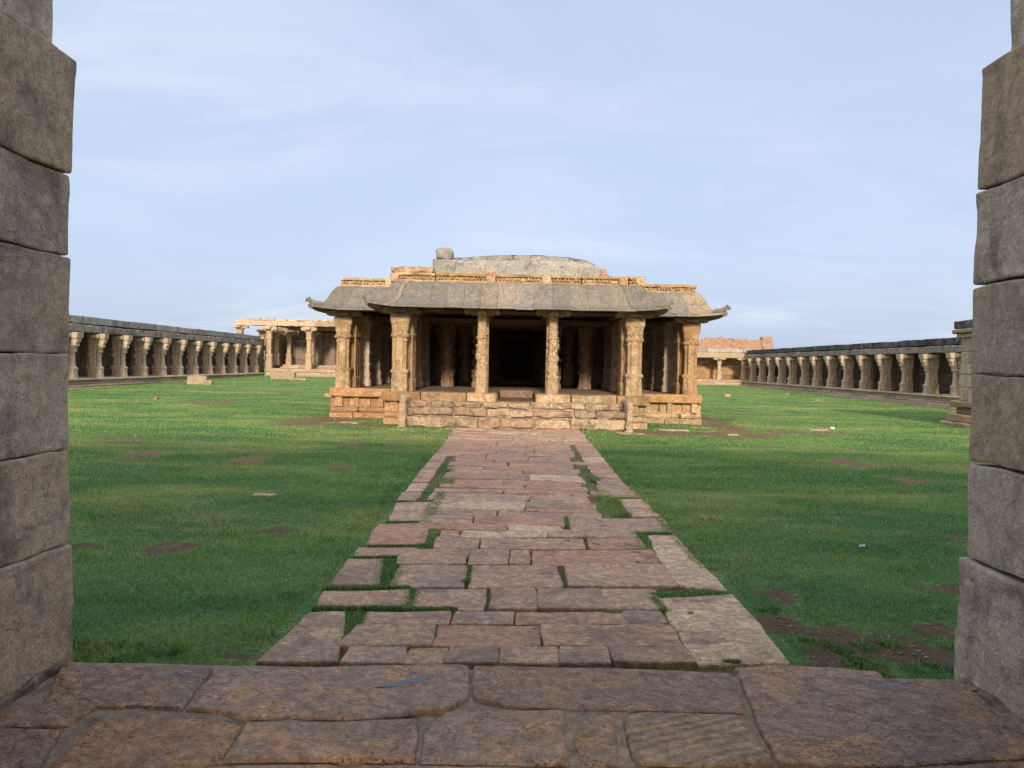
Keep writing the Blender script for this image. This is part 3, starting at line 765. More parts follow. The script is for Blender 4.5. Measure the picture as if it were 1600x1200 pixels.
def bracket(mb, cx, cy, z0, z1, L, w, axis='x', tint=.5):
    """corbel capital with scroll ends"""
    h = z1 - z0
    for s in (-1, 1):
        pts = [];
        prof = [(0, z0), (L * .55, z0), (L * .68, z0 + h * .25), (L * .8, z0 + h * .12), (L * .93, z0 + h * .2), (L, z0 + h * .5), (L * .95, z0 + h * .8), (L * .85, z1), (0, z1)]
        vs = []; n = len(prof)
        for t in (-w / 2, w / 2):
            for (a, z) in prof:
                vs.append(Vector((cx + s * a, cy + t, z)) if axis == 'x' else Vector((cx + t, cy + s * a, z)))
        fs = [tuple(range(n)), tuple(range(2 * n - 1, n - 1, -1))] + [(i, (i + 1) % n, n + (i + 1) % n, n + i) for i in range(n)]
        mb.add(vs, fs, tint)
def col_profile(z0, H, w, j=.0):
    """square moulded column: base block, ring, shaft, rings, flared capital; returns sections"""
    S = [(0, 1.06), (.10, 1.06), (.105, .98), (.17, .98), (.175, 1.02), (.235, 1.0), (.24, 1.14), (.262, 1.18), (.285, 1.1), (.29, .86), (.33, .80), (.60, .78), (.65, .80), (.655, .98), (.675, 1.0),
         (.68, .90), (.70, .90), (.705, 1.12), (.725, 1.18), (.745, 1.14), (.75, 1.0), (.78, .98), (.80, 1.05), (.86, 1.1), (.91, 1.25), (.95, 1.28), (1.0, 1.28)]
    return [(z0 + H * a, w / 2 * b, w / 2 * b) for a, b in S]
def relief(mb, cx, cy, z0, z1, hw, n, face=-1, d=.03, axis='y', sz=.05):
    """lumpy carved figures standing proud of a face"""
    for _ in range(n):
        a = random.uniform(-hw, hw); z = random.uniform(z0, z1); s = random.uniform(.5, 1.2) * sz
        e = random.uniform(.8, 2.2)
        if axis == 'y': rock(mb, cx + a - s / 2, cx + a + s / 2, cy - d, cy + d, z - s * e / 2, z + s * e / 2, r=s * .4, seg=1, amp=.012, freq=14, tint=.5)
        else: rock(mb, cx - d, cx + d, cy + a - s / 2, cy + a + s / 2, z - s * e / 2, z + s * e / 2, r=s * .4, seg=1, amp=.012, freq=14, tint=.5)
def hall_pillar(x, y, kind, mat, lab=None):
    """kind: corner (broad composite), slim (carved), inner"""
    H = 3.2 - ZP; p = MB(); cap = MB(); zt = ZP + H
    if kind == 'corner':
        tn = random.uniform(.35, .8)
        loft(p, x, y, col_profile(ZP, H * .985, .42), tn, .16)
        loft(p, x, y, [(ZP, .1, .24, 0, -.0), (ZP + .01, .1, .25), (ZP + H * .3, .10, .25), (ZP + H * .65, .10, .25), (ZP + H * .7, .08, .24)], tn)
        # deeper core behind with attached colonnettes
        s = 1 if x > 0 else -1
        loft(p, x, y + .62, [(ZP, .25, .42), (ZP + .3, .25, .42), (ZP + .31, .21, .39), (zt - .5, .21, .39), (zt - .48, .24, .42), (zt - .01, .25, .44)], random.random(), .2)
        for q in range(3):
            yy = y + .34 + q * .28
            for sx in (-1, 1):
                loft(p, x + sx * .25, yy, [(ZP, .055, .055), (ZP + .35, .055, .055), (ZP + .36, .04, .04), (zt - .6, .04, .04), (zt - .58, .06, .06), (zt - .4, .05, .05), (zt - .02, .075, .075)], random.random(), .55)
        relief(p, x, y - .21, ZP + .06, ZP + H * .2, .14, 22, d=.022); relief(p, x, y - .22, ZP + H * .76, ZP + H * .9, .16, 10, d=.03)
        for q in range(9):    # beaded ring
            rock(p, x - .22 + q * .05, x - .185 + q * .05, y - .27, y - .22, ZP + H * .705, ZP + H * .73, r=.012, seg=1, amp=0)
        for dx in (-.155, .155): loft(p, x + dx, y - .165, [(ZP + H * .28, .03, .03), (ZP + H * .66, .03, .03)], .7, .5)
        bracket(cap, x, y, zt - .015, zt + .16, .52, .34, 'x'); bracket(cap, x, y + .3, zt - .01, zt + .155, .62, .34, 'y')
    elif kind == 'slim':
        tn = random.uniform(.4, .7)
        S = [(0, 1.25), (.12, 1.25), (.125, 1.1), (.2, 1.1), (.205, 1.2), (.235, 1.2), (.24, .95), (.36, 1.12), (.37, .9), (.5, 1.08), (.51, .88), (.62, 1.0), (.63, .86), (.70, .86), (.705, 1.06), (.73, 1.08), (.735, .9), (.80, 1.0), (.81, .9), (.9, .9), (.96, 1.02), (1, 1.02)]
        loft(p, x, y, [(ZP + H * a, .13 * b, .14 * b) for a, b in S], tn, .3)
        relief(p, x, y - .14, ZP + .05, ZP + H * .72, .09, 16, d=.025, sz=.08)
        loft(p, x - .035 * (1 if x < 0 else -1) * -1, y + .3, [(ZP, .15, .15), (zt - .01, .14, .15)], random.random(), .2)
        for sx in (-1, 1): relief(p, x + sx * .14, y, ZP + .05, zt - .5, .1, 8, axis='x', d=.02, sz=.08)
        bracket(cap, x, y, zt - .015, zt + .16, .5, .24, 'x'); bracket(cap, x, y + .1, zt - .01, zt + .155, .55, .24, 'y')
    elif kind == 'shaft':
        tn = random.uniform(.2, .9)
        S = [(0, 1.2), (.10, 1.2), (.105, 1.0), (.17, 1.0), (.175, 1.15), (.20, 1.15), (.205, .9), (.32, .96), (.325, 1.08), (.35, 1.08), (.355, .88), (.50, .94), (.505, 1.06), (.53, 1.06), (.535, .86), (.66, .9), (.665, 1.06), (.69, 1.06), (.70, .9), (.78, 1.0), (.80, 1.1), (.86, .95), (.92, 1.1), (1, 1.25)]
        loft(p, x, y, [(ZP + H * a, .185 * b, .19 * b) for a, b in S], tn, .28)
        for sx in (-1, 1): loft(p, x + sx * .14, y - .17, [(ZP, .06, .06), (ZP + .5, .06, .06), (ZP + .52, .04, .04), (zt - .4, .04, .04), (zt - .38, .06, .06), (zt - .02, .08, .08)], tn, .5)
        relief(p, x, y - .2, ZP + .05, zt - .4, .1, 10, d=.03, sz=.08)
        bracket(cap, x, y, zt - .015, zt + .16, .4, .3, 'y')
    else:
        tn = random.uniform(.2, .8)
        loft(p, x, y, col_profile(ZP, H * .99, .40), tn, .2)
        s = -1 if x > 0 else 1
        loft(p, x + s * .0, y - .2, [(ZP, .12, .1), (ZP + .4, .13, .1), (ZP + .9, .10, .12), (ZP + 1.3, .12, .1), (zt - .5, .09, .1), (zt - .02, .12, .14)], tn, .5)
        relief(p, x, y - .24, ZP + .05, zt - .3, .16, 14, d=.04, sz=.12)
        for sx in (-1, 1): relief(p, x + sx * .21, y, ZP + .05, zt - .3, .2, 8, axis='x', d=.03, sz=.1)
        bracket(cap, x, y, zt - .015, zt + .16, .5, .3, 'x')
    o = hp(p, 'pillar', mat, lab)
    c = cap.build('capital', mat, o); c.data.transform(Matrix.Translation(-TI))
    return o
random.seed(12)
YQ = 21.2
hall_pillar(-3.2, YQ, 'corner', M['temple'], 'broad moulded porch pillar left of the steps')
hall_pillar(3.22, YQ, 'corner', M['temple'], 'broad moulded porch pillar right of the steps')
hall_pillar(-.96, YQ, 'slim', M['carved'], 'slim carved porch pillar left of the doorway')
hall_pillar(1.0, YQ, 'slim', M['carved'], 'slim carved porch pillar right of the doorway')
YC = 23.15
hall_pillar(-5.2, YC, 'corner', M['temple'], 'broad corner pillar at the left end of the facade')
hall_pillar(5.2, YC, 'corner', M['temple'], 'broad corner pillar at the right end of the facade')
for s in (-1, 1):
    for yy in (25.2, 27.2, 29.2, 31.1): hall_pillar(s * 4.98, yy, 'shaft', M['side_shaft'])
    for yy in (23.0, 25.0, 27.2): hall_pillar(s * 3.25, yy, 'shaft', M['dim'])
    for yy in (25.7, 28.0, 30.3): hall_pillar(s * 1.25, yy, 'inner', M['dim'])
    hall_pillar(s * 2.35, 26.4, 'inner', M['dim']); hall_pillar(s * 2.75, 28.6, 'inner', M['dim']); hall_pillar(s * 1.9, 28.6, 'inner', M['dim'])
# enclosing walls
hw = MB()
for s in (-1, 1):
    x0, x1 = sorted((s * 5.62, s * 5.3))
    for k in range(4): course(hw, 'y', 24.6, 34.5, x0, x1, ZP + k * .56, ZP + (k + 1) * .56 - .006, .9, 1.6, r=.02, seg=.5)
    x0, x1 = sorted((s * 5.3, s * .68))
    for k in range(4): course(hw, 'x', x0, x1, 31.6, 32.1, ZP + k * .56, ZP + (k + 1) * .56 - .006, .8, 1.4, r=.02, seg=.4)
rock(hw, -5.6, 5.6, 34.5, 34.9, ZP, 3.8, r=.02, seg=1)
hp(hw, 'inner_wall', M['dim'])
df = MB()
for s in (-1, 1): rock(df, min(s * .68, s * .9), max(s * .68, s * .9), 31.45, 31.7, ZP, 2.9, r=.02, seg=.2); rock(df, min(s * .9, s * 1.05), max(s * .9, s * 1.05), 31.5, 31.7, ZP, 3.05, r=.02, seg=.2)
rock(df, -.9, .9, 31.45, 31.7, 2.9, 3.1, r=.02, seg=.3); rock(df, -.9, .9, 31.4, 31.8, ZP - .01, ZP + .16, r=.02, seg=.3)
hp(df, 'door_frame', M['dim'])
# beams + ceiling
bm_ = MB()
course(bm_, 'x', -3.5, 3.5, YQ - .17, YQ + .2, 3.37, 3.62, 1.8, 2.4, r=.02, seg=.4)
course(bm_, 'x', -5.4, 5.4, YC - .17, YC + .2, 3.37, 3.6, 1.8, 2.4, r=.02, seg=.4)
for x in (-5.2, -3.2, -.97, .97, 3.2, 5.2):
    y0 = YQ + .2 if abs(x) < 4 else YC + .2
    course(bm_, 'y', y0, 34, x - .17, x + .17, 3.365, 3.59, 1.8, 2.6, r=.02, seg=.5)
for yy in (25.7, 28, 30.3): course(bm_, 'x', -5.0, 5.0, yy - .15, yy + .15, 3.2, 3.36, 1.8, 2.4, r=.02, seg=.5)
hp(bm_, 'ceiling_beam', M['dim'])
rf = MB()
rock(rf, -3.45, 3.45, YQ - .1, 24, 3.6, 4.0, r=.03, seg=.8); rock(rf, -5.3, 5.3, YC, 36, 3.6, 4.02, r=.03, seg=.8)
hp(rf, 'roof_slab', M['eave'])

# curved eaves
PRO = [(0, 4.06), (.05, 4.055), (.12, 4.03), (.19, 3.97), (.26, 3.86), (.32, 3.73), (.38, 3.60), (.46, 3.49), (.57, 3.42), (.70, 3.38), (.80, 3.365)]
def eave_pt(W, yf, s, out, z, Wl, side=None):
    """front panel point: s in [-W,W]"""
    u = min(1, abs(s) / W); x = s + math.copysign(out * u ** 5, s)
    c = max(0, 1 - (W + out - abs(x)) / 1.0); up = .10 * c * c * (out / .84)
    return Vector((x, yf - out, z + up))
def eave_strip(mb, fn, tint, th=.075, ns=5):
    vs = []; fs = []
    n = len(PRO)
    for a in range(ns + 1):
        for k, (o, z) in enumerate(PRO):
            p = fn(a / ns, o, z); vs.append(p)
    off = len(vs)
    for a in range(ns + 1):
        for k, (o, z) in enumerate(PRO):
            k2 = min(k + 1, n - 1); k1 = max(k - 1, 0)
            do = PRO[k2][0] - PRO[k1][0]; dz = PRO[k2][1] - PRO[k1][1]; L = math.hypot(do, dz)
            t2 = th * (1 if k < n - 1 else .75)
            p = fn(a / ns, o + dz / L * t2 * (1 if k < n - 1 else 0), z - do / L * t2); vs.append(p)
    for a in range(ns):
        for k in range(n - 1):
            i = a * n + k
            fs.append((i, i + 1, i + n + 1, i + n)); fs.append((off + i, off + i + n, off + i + n + 1, off + i + 1))
        fs.append((a * n + n - 1, off + a * n + n - 1, off + (a + 1) * n + n - 1, (a + 1) * n + n - 1))
    for a in (0, ns):
        for k in range(n - 1):
            i = a * n + k; f = (i, off + i, off + i + 1, i + 1); fs.append(f if a == 0 else f[::-1])
    mb.add(vs, fs, tint)
def eave(W, yf, yback, cuts, dz=0, dy=0):
    mb = MB()
    for i in range(len(cuts) - 1):
        a, b = cuts[i] + .003, cuts[i + 1] - .003; jz = random.uniform(-.012, .012); jo = random.uniform(-.012, .012)
        so = random.uniform(0, 50)
        eave_strip(mb, lambda t, o, z, a=a, b=b, jz=jz, so=so: eave_pt(W, yf + jo, a + (b - a) * t, o, z + jz + dz + noise.noise(Vector((a + (b - a) * t + so, o * 3, 1))) * .01, W), random.random(), ns=4)
    for s in (-1, 1):
        y = yf
        while y < yback:
            L = min(random.uniform(.45, .62), yback - y); y1 = y + L
            def fn(t, o, z, y=y, y1=y1, s=s):
                yy = y + .006 + (y1 - y - .012) * t; u = max(0, 1 - (yy - yf) / 1.2)
                Y = yy - o * u ** 4; c = max(0, 1 - (Y - (yf - o)) / 1.0); up = .10 * c * c * (o / .84)
                return Vector((s * (W + o), Y, z + dz + up))
            eave_strip(mb, fn, random.random(), ns=4); y = y1 + 1e-4
            if y1 >= yback: break
    return hp(mb, 'eave', M['eave'], 'curved grey stone eave', smooth=False)
random.seed(15)
cp = [at(px, 460, 20.6).x for px in (640, 657, 678, 700, 726, 752, 778, 806, 834, 864, 890, 918, 949, 970)]
cp = [-3.3, -2.98] + [c for c in cp if -2.95 < c < 2.95] + [3.0, 3.3]
e1 = eave(3.2, 20.95, 23.2, [-3.2] + cp[1:-1] + [3.2])
cb_ = [-5.22, -4.75, -4.2, -3.7, -3.2, -2.6, -2, -1.4, -.7, 0, .7, 1.4, 2, 2.6, 3.2, 3.75, 4.25, 4.72, 5.22]
e2 = eave(5.22, 22.95, 34, cb_, dz=.03)
# upturned corner finials
def finial(x, y, z, s, sc=1.0):
    mb = MB()
    tube(mb, [(x - s * .25 * sc, y + .1, z - .01), (x - s * .08, y + .03, z + .0), (x + s * .05 * sc, y - .01, z + .06 * sc), (x + s * .11 * sc, y - .02, z + .13 * sc), (x + s * .07 * sc, y - .02, z + .17 * sc)], [.075 * sc, .075 * sc, .07 * sc, .06 * sc, .04 * sc])
    tube(mb, [(x + s * .03, y - .01, z + .08 * sc), (x + s * .16 * sc, y - .02, z + .10 * sc), (x + s * .19 * sc, y - .02, z + .04 * sc)], [.05 * sc, .055 * sc, .04 * sc])
    pts = [(x + s * .03 + math.cos(t) * .062 * sc, y - .01, z - .085 * sc + math.sin(t) * .062 * sc) for t in [i * math.pi * 2 / 10 for i in range(11)]]
    tube(mb, pts, [.036 * sc] * 11, 6)
    return hp(mb, 'corner_finial', M['eave'], 'curled stone finial at the eave corner')
for s in (-1, 1):
    finial(s * 3.94, 20.17, 3.36 + .12, s, .75); finial(s * 5.93, 22.17, 3.40 + .12, s, .95)
# carved motifs on the eave
def motif(px, py, kind):
    c = at(px, py, 20.68); mb = MB()
    for i, (a, b, h) in enumerate([(-.17, 0, .06), (-.1, .02, .1), (-.03, .03, .13), (.04, .03, .12), (.11, .02, .1), (.17, 0, .06)]):
        tube(mb, [(c.x + a, c.y - .02, c.z - h / 2), (c.x + a * .9, c.y - .03, c.z), (c.x + a * 1.12, c.y + .01, c.z + h / 2 + .02)], [.014, .022, .010], 6)
    tube(mb, [(c.x - .16, c.y - .04, c.z - .04), (c.x, c.y - .05, c.z - .07), (c.x + .16, c.y - .04, c.z - .04)], [.015, .025, .015], 6)
    tube(mb, [(c.x - .12, c.y - .05, c.z - .10), (c.x, c.y - .06, c.z - .12), (c.x + .12, c.y - .05, c.z - .10)], [.01, .018, .01], 6)
    hp(mb, 'carved_motif', M['eave'])
motif(711, 459, 0); motif(933, 464, 1)

# frieze stones above the eave
random.seed(44)
fz = MB()
def frieze(xa, xb, yf, z0, z1):
    x = xa
    while x < xb - .05:
        L = random.uniform(.9, 1.7)
        if x + L > xb - .4: L = xb - x
        j = random.uniform(-.015, .015)
        rock(fz, x + .006, x + L - .006, yf - .02 + j, yf + .5, z0, z0 + (z1 - z0) * .34, r=.02, seg=.2, amp=.01)
        rock(fz, x + .01, x + L - .01, yf + .03 + j, yf + .5, z0 + (z1 - z0) * .34, z0 + (z1 - z0) * .72, r=.02, seg=.2, amp=.01)
        rock(fz, x + .006, x + L - .006, yf - .05 + j, yf + .5, z0 + (z1 - z0) * .72, z1 + j, r=.025, seg=.2, amp=.012)
        p = x + .08
        while p < x + L - .1:
            rock(fz, p, p + .045, yf - .035, yf + .06, z0 + (z1 - z0) * .42, z0 + (z1 - z0) * .70, r=.015, seg=1, amp=.008) if random.random() < .8 else None; p += random.uniform(.07, .12)
        if random.random() < .75:
            c = x + random.choice([.12, L - .15]); rock(fz, c - .12, c + .12, yf - .08, yf + .1, z0 + .02, z1 - .02, r=.04, seg=.08, amp=.02, freq=8)
        x += L
frieze(-3.5, 3.5, 21.12, 4.04, 4.32); frieze(-5.34, -3.7, 23.1, 4.07, 4.36); frieze(3.75, 5.36, 23.1, 4.06, 4.34)
rock(fz, -3.52, -2.35, 21.2, 22.2, 4.33, 4.5, r=.05, seg=.12, amp=.03, freq=4); rock(fz, -3.48, -1.9, 21.9, 22.6, 4.3, 4.44, r=.04, seg=.15, amp=.03, freq=4); rock(fz, -2.3, -.9, 21.4, 22.3, 4.31, 4.37, r=.03, seg=.15, amp=.02)
for s in (-1, 1):
    x0, x1 = sorted((s * 3.5, s * 3.1)); course(fz, 'y', 21.6, 23.4, x0, x1, 4.04, 4.3, .8, 1.2, r=.03, seg=.3)
    x0, x1 = sorted((s * 5.34, s * 4.95)); course(fz, 'y', 23.6, 34, x0, x1, 4.06, 4.34, .8, 1.4, r=.03, seg=.3)
rock(fz, 2.9, 3.3, 21.5, 22, 4.3, 4.36, r=.03, seg=.12, amp=.02)
hp(fz, 'frieze', M['temple'], 'carved sandstone frieze blocks above the eave')
# plastered block on the roof
random.seed(8)
up = MB()
def zpx(px, py, Y): return at(px, py, Y).z
YR = 25.0
prof = [(683, 408), (700, 404), (760, 404), (805, 402), (860, 404), (915, 409), (928, 413), (941, 424), (958, 434)]
X0 = at(676, 430, YR).x; X1 = at(957, 432, YR).x
def mass(mb, top, y0, y1, zb, slope):
    nxs = 60; ys = [y0, y0 + .04, y0 + .2, y0 + .6, (y0 + y1) / 2, y1 - .3, y1]
    tx = [at(a, b, y0).x for a, b in top]; tz = [at(a, b, y0).z for a, b in top]
    vs = []; fs = []
    for i in range(nxs + 1):
        x = tx[0] + (tx[-1] - tx[0]) * i / nxs; z = float(np.interp(x, tx, tz))
        col = [(x, y0, zb)]
        for k in range(1, 6): col.append((x, y0 + .01 * k * slope * 3, zb + (z - zb) * k / 6))
        for j, yy in enumerate(ys[1:]): col.append((x, yy, z - (.04 if j == 0 else 0)))
        col.append((x, y1, zb))
        for c in col:
            p = Vector(c); vs.append(p + noise.noise_vector(p * 1.7) * .022 + noise.noise_vector(p * 7) * .010)
    m = len(col)
    for i in range(nxs):
        for k in range(m - 1): fs.append((i * m + k, (i + 1) * m + k, (i + 1) * m + k + 1, i * m + k + 1))
    fs.append(tuple(range(m))); fs.append(tuple(range(nxs * m + m - 1, nxs * m - 1, -1)))
    mb.add(vs, fs, .5)
mass(up, [(690, 406), (760, 405), (860, 405), (915, 408), (928, 412), (941, 421), (957, 433)], YR, 30, 4.1, 0)
hp(up, 'roof_block', M['plaster'], 'grey plastered mass on the roof')
u2 = MB(); mass(u2, [(704, 406), (708, 402), (760, 398.5), (800, 397), (850, 398), (890, 401), (915, 405), (930, 412)], YR + .22, 30, 4.3, 0)
hp(u2, 'roof_crown', M['crown'], 'weathered low curved top of the roof mass')
u3 = MB(); a = at(676, 430, YR); b = at(712, 400, YR)
rock(u3, a.x, b.x, YR - .06, YR + .7, 4.1, at(690, 404, YR).z, r=.08, seg=.1, amp=.03, freq=4); rock(u3, at(681, 400, YR).x, at(707, 400, YR).x, YR + .0, YR + .6, at(690, 406, YR).z, at(690, 388, YR).z, r=.1, seg=.08, amp=.035, freq=4)
hp(u3, 'roof_stub', M['plaster'])
u4 = MB(); rock(u4, at(759, 425, 24.9).x, at(774, 425, 24.9).x, 24.85, 25.2, at(765, 431, 24.9).z, at(765, 423, 24.9).z, r=.02, seg=.1, amp=.01); hp(u4, 'exposed_brick', M['brick']); u4 = MB(); rock(u4, at(938, 425, 24.9).x, at(948, 425, 24.9).x, 24.93, 25.4, at(945, 436, 24.9).z, at(945, 420, 24.9).z, r=.05, seg=.1, amp=.03)
hp(u4, 'exposed_brick', M['brick'])

# ------------------------------------------------------------------ galleries
def gal_pillar_mesh(flip):
    """local: origin at the foot, court face towards +x (flip -> -x)"""
    H = 2.2; p = MB(); s = -1 if flip else 1
    body = [(0, .26, .25), (.16, .26, .25), (.17, .24, .23), (.40, .24, .23), (.42, .27, .25), (.50, .27, .25), (.54, .22, .21), (.75, .19, .19), (1.15, .185, .18), (1.38, .20, .2), (1.42, .25, .23), (1.50, .25, .23), (1.53, .22, .21), (1.62, .24, .23), (1.9, .27, .25)]
    loft(p, -s * .20, 0, [(z, hx * .95, hy * .92) for z, hx, hy in body], .45, .22)
    fr = [(0, .13, .19), (.14, .13, .19), (.15, .11, .17), (.36, .11, .17), (.40, .13, .18), (.47, .14, .18, s * .02, 0), (.56, .08, .14, -s * .02, 0), (.8, .065, .12, -s * .04, 0), (1.22, .065, .12, -s * .04, 0), (1.26, .10, .15, 0, 0), (1.33, .10, .15, 0, 0),
          (1.37, .08, .14, s * .0, 0), (1.52, .12, .15, s * .05, 0), (1.56, .14, .17, s * .08, 0), (1.66, .13, .16, s * .06, 0), (1.74, .15, .17, s * .12, 0), (1.92, .17, .19, s * .14, 0)]
    loft(p, s * .12, 0, fr, .75, .2)
    random.seed(60)
    for _ in range(14):
        z = random.uniform(.1, 1.4); a = random.uniform(-.35, .05); rock(p, -s * .2 + a * .6 - .06, -s * .2 + a * .6 + .06, -.25, -.17, z - .08, z + .08, r=.04, seg=1, amp=.03, freq=7, tint=.4)
    return p
def cap_mesh(flip):
    s = -1 if flip else 1; c = MB()
    loft(c, s * .02, 0, [(1.90, .40, .24), (1.95, .44, .26), (2.18, .46, .27), (2.2, .46, .27)], .6, .15)
    bracket(c, s * .05, 0, 1.93, 2.16, .52, .36, 'y', .8)
    return c
def gallery(name_lab, flip, X, ys, z0, y0, y1, hall_cat, plx, grp):
    s = -1 if flip else 1
    g = empty('gallery', (X, (y0 + y1) / 2, z0)); GO = Vector((X, (y0 + y1) / 2, z0)); tag(g, name_lab, 'gallery', grp)
    def part(mb, name, mat, lab=None):
        mb.v = [v - GO for v in mb.v]; o = mb.build(name, mat, g)
        if lab: o['label'] = lab
        return o
    first = None
    for i, y in enumerate(ys):
        if first is None:
            o = gal_pillar_mesh(flip).build('pillar', M['gallery'], g); c = cap_mesh(flip).build('capital', M['gallery'], o); first = o
        else: o = copy_tree(first, g)
        o.location = (random.uniform(-.03, .03), y - GO.y, 0); o.rotation_euler = (random.uniform(-.008, .008), random.uniform(-.008, .008), random.uniform(-.09, .09)); sc = random.uniform(.9, 1.08); o.scale = (sc, random.uniform(.85, 1.1), random.uniform(.985, 1.0))
    pl = MB(); e = .45
    def cr(off, za, zb, lmin, lmax, r, dep=.5):
        f = X + s * off; b = f - s * dep; course(pl, 'y', y0, y1, min(f, b), max(f, b), za, zb, lmin, lmax, r=r, seg=.7, amp=.012, gap=.012, jd=.012, jz=.006)
    cr(e + .0, z0 - .12, z0, 1.2, 2.6, .035, 1.4); cr(e - .14, z0 - .30, z0 - .12, .8, 2.0, .03); cr(e - .02, z0 - .42, z0 - .30, 1.2, 2.5, .05); cr(e + .12, z0 - .8, z0 - .43, 1.2, 2.5, .03)
    y = y0 + .1
    while y < y1 and True:      # dentil row under the platform lip
        rock(pl, X + s * (e + .004) - .02, X + s * (e + .004) + .02, y, y + .10, z0 - .085, z0 - .02, r=.01, seg=1, amp=0); y += .22
    part(pl, 'plinth', M['gallery'])
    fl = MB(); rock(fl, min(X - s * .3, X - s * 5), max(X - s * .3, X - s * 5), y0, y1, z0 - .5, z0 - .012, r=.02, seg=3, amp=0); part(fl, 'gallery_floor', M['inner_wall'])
    bmz = MB()
    course(bmz, 'y', y0, y1, min(X - s * .35, X + s * .22), max(X - s * .35, X + s * .22), z0 + 2.21, z0 + 2.56, 1.9, 2.9, r=.04, seg=.3, amp=.022, freq=2.5, gap=.02, jz=.02, jd=.03)
    part(bmz, 'beam', M['gal_dark'], 'rough stone beam resting on the pillars')
    cpm = MB(); course(cpm, 'y', y0, y1, min(X - s * 5, X + s * .12), max(X - s * 5, X + s * .12), z0 + 2.62, z0 + 2.97, 1.5, 4, r=.03, seg=.35, amp=.014, freq=1.6, gap=.004, jd=.012, jz=.012)
    part(cpm, 'parapet', M['coping'] if flip else M['coping_grey'])
    bw = MB()
    for k in range(5):
        f0, f1 = X - s * 2.9, X - s * 3.3
        course(bw, 'x', min(X - s * .2, X - s * 2.85), max(X - s * .2, X - s * 2.85), y1 - .4, y1, z0 + k * .515, z0 + (k + 1) * .515 - .005, .6, 1.2, r=.02, seg=.8)
        course(bw, 'y', y0, y1, min(f0, f1), max(f0, f1), z0 + k * .515, z0 + (k + 1) * .515 - .005, .9, 1.7, r=.02, seg=.8)
    # inner row of plain piers carrying the roof
    for y in ys[::2]: loft(bw, X - s * 1.9, y, [(z0, .2, .2), (z0 + 2.3, .2, .2)], random.random(), .2)
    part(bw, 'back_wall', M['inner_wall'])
    return g
random.seed(70)
ysl = [38.4 + 2.33 * i for i in range(-3, 11)]
gallery('long colonnaded stone gallery on the left side of the lawn', False, -21.0, ysl, .80, 29.5, 62.6, 0, 0, 'pillared galleries along the courtyard sides')
random.seed(71)
ysr = [39.2 + 2.6 * i for i in range(-1, 14)]
gallery('long colonnaded stone gallery with black parapet on the right side of the lawn', True, 22.4, ysr, .72, 34.0, 74.6, 0, 0, 'pillared galleries along the courtyard sides')

# far left ruined pavilion
random.seed(80)
def mk(name, loc, lab, cat):
    e = empty(name, loc); tag(e, lab, cat); O = Vector(loc)
    def part(mb, nm, mat, l=None, par=None):
        mb.v = [v - O for v in mb.v]; o = mb.build(nm, mat, par or e)
        if l: o['label'] = l
        return o
    return e, part, O
YV = 63.0
pv, part, O = mk('ruined_pavilion', (-17, YV, .5), 'taller roofless looking pillared pavilion at the far left corner', 'pavilion')
pz = 1.17
def tall_pillar(x, y, z0, z1, w=.5, br=.65):
    H = z1 - z0; p = MB()
    loft(p, x, y, [(z0 + H * a, w / 2 * b, w / 2 * b) for a, b in [(0, 1.1), (.16, 1.1), (.17, .95), (.27, .95), (.28, 1.1), (.32, 1.1), (.34, .72), (.68, .70), (.70, .95), (.74, .95), (.75, .8), (.82, .85), (.86, 1.0), (.9, 1.05)]], random.uniform(.4, .8), .25)
    o = part(p, 'pillar', M['pale']); c = MB(); loft(c, x, y, [(z0 + H * .9, w * .52, w * .52), (z1, w * .6, w * .6)], .6, .2)
    bracket(c, x, y, z1 - H * .105, z1 - .02, br, .42, 'x', .6); bracket(c, x, y, z1 - H * .10, z1 - .03, br, .4, 'y', .6)
    c.v = [v - O for v in c.v]; c.build('capital', M['pale'], o)
for px in (421, 483, 546): tall_pillar(at(px, 540, YV).x, YV, pz, 4.62, .48)
for px, dy in ((432, 2.2), (489, 2.4), (452, 4.0)): tall_pillar(at(px, 540, YV + dy).x, YV + dy, pz + .25, 4.35, .46)
tall_pillar(-22.8, YV + .2, 2.6, 4.62, .55, .7); tall_pillar(-21.6, YV + 2.2, 2.6, 4.4, .6, .5)
bq = MB()
course(bq, 'x', -23.0, -11, YV - .25, YV + .25, 4.64, 5.06, 2.4, 3.6, r=.05, seg=.3, amp=.03, gap=.02); course(bq, 'y', YV + .3, YV + 4.5, -19.9, -19.5, 4.6, 4.9, 1.5, 2.2, r=.03, seg=.4)
course(bq, 'x', -19.5, -11, YV + 2.2, YV + 2.6, 4.42, 4.75, 2.4, 3.2, r=.05, seg=.5)
part(bq, 'beam', M['pale'], 'long pale stone beams across the pillar heads')
rb = MB()
x = -22.6
while x < -11:
    w = random.uniform(.2, .7); h = random.uniform(.05, .2); y = YV + random.uniform(-.2, .4); rock(rb, x, x + w, y, y + .5, 5.06, 5.06 + h, r=.05, seg=.15, amp=.04, freq=4); x += w * random.uniform(.6, 1.05)
part(rb, 'rubble', M['gallery'], 'loose rubble left along the beam tops')
pq = MB()
for (yf, z0, z1) in ((YV - .7, .9, pz), (YV - .6, .6, .9), (YV - .95, .3, .72), (YV + 2.6, pz, pz + .3), (YV + 1.9, pz, pz + .15)):
    course(pq, 'x', -20.4 if yf < YV else -20, -9, yf, yf + 1.6, z0, z1, 1.0, 2.4, r=.03, seg=.4, amp=.015, gap=.015)
rock(pq, -20.5, -9, YV, YV + 7, .4, pz - .01, r=.02, seg=2)
part(pq, 'plinth', M['pale'])
wq = MB()
for k in range(6): course(wq, 'x', -21.5, -9, YV + 5.2, YV + 5.7, pz + .2 + k * .56, pz + .2 + (k + 1) * .56 - .01, .7, 1.6, r=.03, seg=.5, amp=.015)
